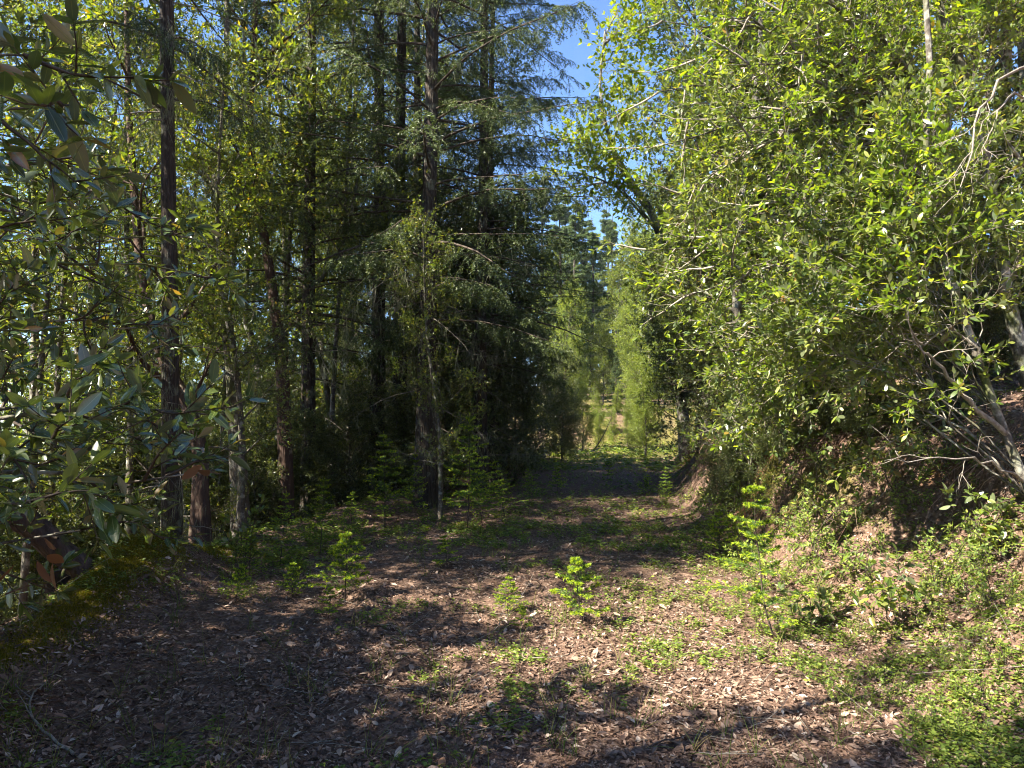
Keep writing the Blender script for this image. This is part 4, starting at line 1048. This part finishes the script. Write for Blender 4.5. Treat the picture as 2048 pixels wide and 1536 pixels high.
# ------------------------------------------------------------------ ground layer
rg = np.random.default_rng(77)
def scatter(n, y0, y1, power, xpad_l=1.2, xpad_r=3.4, dens=None):
    """points inside the view wedge, denser close to the viewer"""
    u = rg.random(n * 3); y = y0 * (y1 / y0) ** (u ** power)
    x = (rg.random(n * 3) * 2300 - 1150) / FPX * y
    k = (x > left_edge(y) - xpad_l) & (x < bank_foot(y) + xpad_r)
    if dens is not None: k &= rg.random(n * 3) < dens(x, y)
    x, y = x[k][:n], y[k][:n]
    return np.stack([x, y, height(x, y)], -1)
def ground_normal(p):
    e = .05
    nx = -(height(p[:, 0] + e, p[:, 1]) - height(p[:, 0] - e, p[:, 1])) / (2 * e)
    ny = -(height(p[:, 0], p[:, 1] + e) - height(p[:, 0], p[:, 1] - e)) / (2 * e)
    return unit(np.stack([nx, ny, np.ones(len(p))], -1))
def litter_frames(p, Lm, tilt):
    n = ground_normal(p) + rg.normal(0, tilt, p.shape)
    n = unit(n); a = rg.random(len(p)) * 6.28
    d0 = np.stack([np.cos(a), np.sin(a), 0 * a], -1)
    S = unit(np.cross(n, d0)); D = np.cross(S, n)
    L = Lm * rg.uniform(.35, 1.0, len(p)) * rg.uniform(.7, 1.6, len(p))
    return p + np.array([0, 0, 1]) * (.006 + rg.random(len(p)) * .018)[:, None] - D * L[:, None] * .5, D, S, n, L
def soil_mask(x, y):
    w = np.interp(y, [3, 6, 8.5, 11, 20], [1.45, 1.25, .62, .6, .9]); d = (x - bank_foot(y)) / w
    return 1 - .75 * sstep(.3, .6, d) * (1 - sstep(1.2, 1.6, d)) * sstep(.45, .6, vnoise(x, y, .45, 31) * .5 + vnoise(x, y, 1.3, 32) * .5)
def moss_density(x, y):
    dl = left_edge(y) - x
    return np.exp(-((dl - .15) / .22) ** 2) * sstep(.38, .58, vnoise(x, y, .45, 31) * .6 + vnoise(x, y, 1.3, 32) * .4 + .25 * np.exp(-((y - 5.8) / 1.0) ** 2)) * (1 - sstep(7.0, 7.8, y))
def litter_mask(x, y): return soil_mask(x, y) * (.35 + .65 * sstep(.3, .6, .5 * vnoise(x, y, .35, 51) + .5 * vnoise(x, y, 1.1, 52))) * (1 - .93 * sstep(.15, .5, moss_density(x, y)))
mb = MB(); p = scatter(92000, 2.6, 26, 1.0, .6, 3.4, litter_mask)
put_leaves(mb, litter_frames(p, .038, .36), LEAF_LO, .42, 0, False, rg)
p = scatter(6500, 2.6, 9, 1.0, .6, 3.0, litter_mask)
put_leaves(mb, litter_frames(p, .062, .42), LEAF_MID, .42, 0, False, rg)
tag(link('leaf_litter', mb.mesh('leaf_litter', M['litter'])), 'brown fallen leaves covering the road and bank', 'leaf litter', None, 'stuff')
mb = MB(); p = scatter(90000, 2.6, 16, 1.0, .5, 3.0)
fr = litter_frames(p, .05, .18); blades(mb, fr[0], fr[1], fr[2], fr[4], .0026)
tag(link('needle_litter', mb.mesh('needle_litter', M['duff'])), 'reddish brown fallen needles and twiglets over the road', 'needle litter', None, 'stuff')

# pale single leaves one can pick out on the near road
ms = leaf_mesh('pale_litter', .42)
pk = [(x, y) for x, y in zip(rg.random(900) * 2048, 1215 + 320 * rg.random(900) ** .8)]
cnt = 0
for px, py in pk:
    if cnt >= 170: break
    x, y = ground_from_pixel(px, py)
    if not (left_edge(y) - .2 < x < bank_foot(y) + .35): continue
    pp = np.array([[x, y, gz(x, y)]]); b, D, S, n, L = litter_frames(pp, .058, .3)
    l = float(L[0]); m = Matrix((tuple(D[0] * l) + (0,), tuple(S[0] * l) + (0,), tuple(n[0] * l) + (0,), (0, 0, 0, 1))).transposed(); m.translation = Vector(b[0] + np.array([0, 0, .012]))
    o = bpy.data.objects.new('fallen_leaf', ms[int(rg.integers(0, 4))]); COL.objects.link(o); o.matrix_basis = m
    side = 'in the shaded left foreground' if px < 800 else ('on the sunlit middle of the road' if px < 1450 and py < 1380 else ('in the near centre of the road' if px < 1450 else 'below the right bank'))
    tag(o, 'single pale dry leaf lying ' + side, 'leaf', 'pale fallen leaves ' + side); cnt += 1

# low green plants
def cover_density(x, y):
    t = (x - left_edge(y)) / (bank_foot(y) - left_edge(y))
    d = x - bank_foot(y)
    n = .55 * vnoise(x, y, .5, 41) + .45 * vnoise(x, y, 1.6, 42)
    base = .04 + .72 * sstep(.80, 1.0, t) * (1 - sstep(.9, 2.4, d) * .75) + .40 * sstep(7, 9, y) * (1 - sstep(14, 20, y)) + .20 * sstep(.25, .0, t) + .30 * sstep(.0, .3, d) * (1 - sstep(1.8, 3, d)) + .25 * sstep(12, 16, y) + .4 * sstep(19, 23, y)
    return sstep(.80, .58, 1 - n + (0.45 - base) * .75 ) * (.12 + .88 * sstep(.38, .60, vnoise(x, y, .26, 43)))
def cover(n, y0, y1, Ll, tpl, hmax):
    p = scatter(n, y0, y1, 1.0, .4, 3.0, cover_density)
    k = 6
    N = len(p)
    hgt = hmax * rg.uniform(.25, 1, (N, 1)) * (np.arange(k)[None] + 1) / k
    az = np.arange(k)[None] * 2.2 + rg.random((N, 1)) * 6.28
    lean = rg.normal(0, .25, (N, 1, 2))
    base = p[:, None] + np.concatenate([lean * hgt[..., None], hgt[..., None]], -1)
    D = np.stack([np.cos(az), np.sin(az), .25 + 0 * az], -1)
    f = leaf_frames(base.reshape(-1, 3), D.reshape(-1, 3), Ll * np.repeat(rg.uniform(.7, 1.7, N), k) * rg.uniform(.7, 1.2, N * k), rg, .4)
    m = MB(); put_leaves(m, f, tpl, .62, 0, False, rg); return m, p
m, p1 = cover(13000, 2.6, 9.5, .020, LEAF_LO, .065)
m2, _ = cover(11000, 7, 38, .034, LEAF_LO, .09)
m.add(np.concatenate(m2.v), np.concatenate(m2.f), 0, None, False)
m2, _ = cover(6000, 18, 40, .085, LEAF_LO, .22)
m.add(np.concatenate(m2.v), np.concatenate(m2.f), 0, None, False)
tag(link('ground_plants', m.mesh('ground_plants', M['cover'])), 'small leafy green plants carpeting the road margins', 'ground plants', None, 'stuff')
# moss on the left edge
u = np.stack([rg.uniform(-4.0, -2.2, 420000), rg.uniform(3.2, 7.8, 420000)], -1)
u = u[rg.random(len(u)) < moss_density(u[:, 0], u[:, 1])][:90000]
mp_ = np.stack([u[:, 0], u[:, 1], height(u[:, 0], u[:, 1])], -1)
D = unit(ground_normal(mp_) + rg.normal(0, .55, mp_.shape)); S = unit(np.cross(D, rg.normal(0, 1, D.shape)))
mb = MB(); blades(mb, mp_ - D * .004, D, S, rg.uniform(.014, .038, len(mp_)), .010)
tag(link('moss', mb.mesh('moss', M['moss'])), 'yellow-green moss cushion along the left road edge', 'moss', None, 'stuff')
# grass
p = scatter(330, 3.0, 22, 1.0, .3, .8)
t = np.repeat(p, 7, 0) + rg.normal(0, .02, (len(p) * 7, 3)) * np.array([1, 1, 0])
gp = grow(t, np.array([0, 0, 1.0]) + rg.normal(0, .35, t.shape), rg.uniform(.07, .26, len(t)), 4, -.7, .05, rg)
mb = MB(); tubes(mb, gp, .0022, .0004, 3)
tag(link('grass', mb.mesh('grass', M['grass'])), 'thin grass blades sprouting along the road', 'grass', None, 'stuff')
# twiggy debris on the bank and slope
p = scatter(2600, 3.2, 14, 1.0, .8, 3.4)
p = p[(p[:, 0] > bank_foot(p[:, 1]) + .3) | (rg.random(len(p)) < .25)]
n = ground_normal(p); a = rg.random(len(p)) * 6.28
d = np.stack([np.cos(a), np.sin(a), 0 * a], -1); d = unit(d - n * (d * n).sum(1, keepdims=True)) + rg.normal(0, .06, p.shape)
tw = grow(p + n * .02, d, rg.gamma(2, .09, len(p)), 5, 0, .12, rg)
mb = MB(); tubes(mb, tw, .0028, .0012, 3)
tag(link('twig_debris', mb.mesh('twig_debris', M['twig_pale'])), 'dry twigs scattered over the bank', 'twigs', None, 'stuff')

# dry roots and brush hanging over the cut face
yb = rg.uniform(3.8, 13, 900); wv = np.interp(yb, [3, 6, 8.5, 11, 20], [1.45, 1.25, .62, .6, .9])
xb_ = bank_foot(yb) + wv * rg.uniform(.95, 1.7, 900)
cl = vnoise(yb, yb * 0, .5, 61) > .42
p = np.stack([xb_, yb, height(xb_, yb) + .03], -1)[cl]
st = grow(p, np.stack([rg.normal(-.9, .3, len(p)), rg.normal(0, .5, len(p)), rg.normal(.25, .2, len(p))], -1), rg.gamma(3, .11, len(p)), 7, -2.2, .16, rg)
s2, _ = spawn(st, 3, .2, .9, .6, .25, .16, 4, -1.2, .15, rg)
mb = MB(); tubes(mb, st, .0032, .001, 3); tubes(mb, s2, .0016, .0008, 3)
tag(link('hanging_brush', mb.mesh('hanging_brush', M['duff'])), 'dry brown roots and brush hanging over the edge of the cut bank', 'brush', None, 'stuff')

# ------------------------------------------------------------------ the air
hm = bpy.data.materials.new('haze'); hm.use_nodes = True; nt = hm.node_tree; nt.nodes.clear()
ho = nt.nodes.new('ShaderNodeOutputMaterial'); pv = nt.nodes.new('ShaderNodeVolumePrincipled')
pv.inputs['Color'].default_value = (.80, .88, 1.0, 1); pv.inputs['Density'].default_value = .0003
nt.links.new(pv.outputs[0], ho.inputs['Volume'])
mb = MB()
x0, x1, y0, y1, z0, z1 = -440, 440, -280, 930, -40, 62
v = [(x, y, z) for z in (z0, z1) for y in (y0, y1) for x in (x0, x1)]
q = [(0, 2, 3, 1), (4, 5, 7, 6), (0, 1, 5, 4), (2, 6, 7, 3), (0, 4, 6, 2), (1, 3, 7, 5)]
mb.add(v, [t for f in q for t in ((f[0], f[1], f[2]), (f[0], f[2], f[3]))], 0, None, False)
hz = link('haze', mb.mesh('haze', hm)); tag(hz, 'thin bluish summer haze between the far trees', 'haze', None, 'stuff')
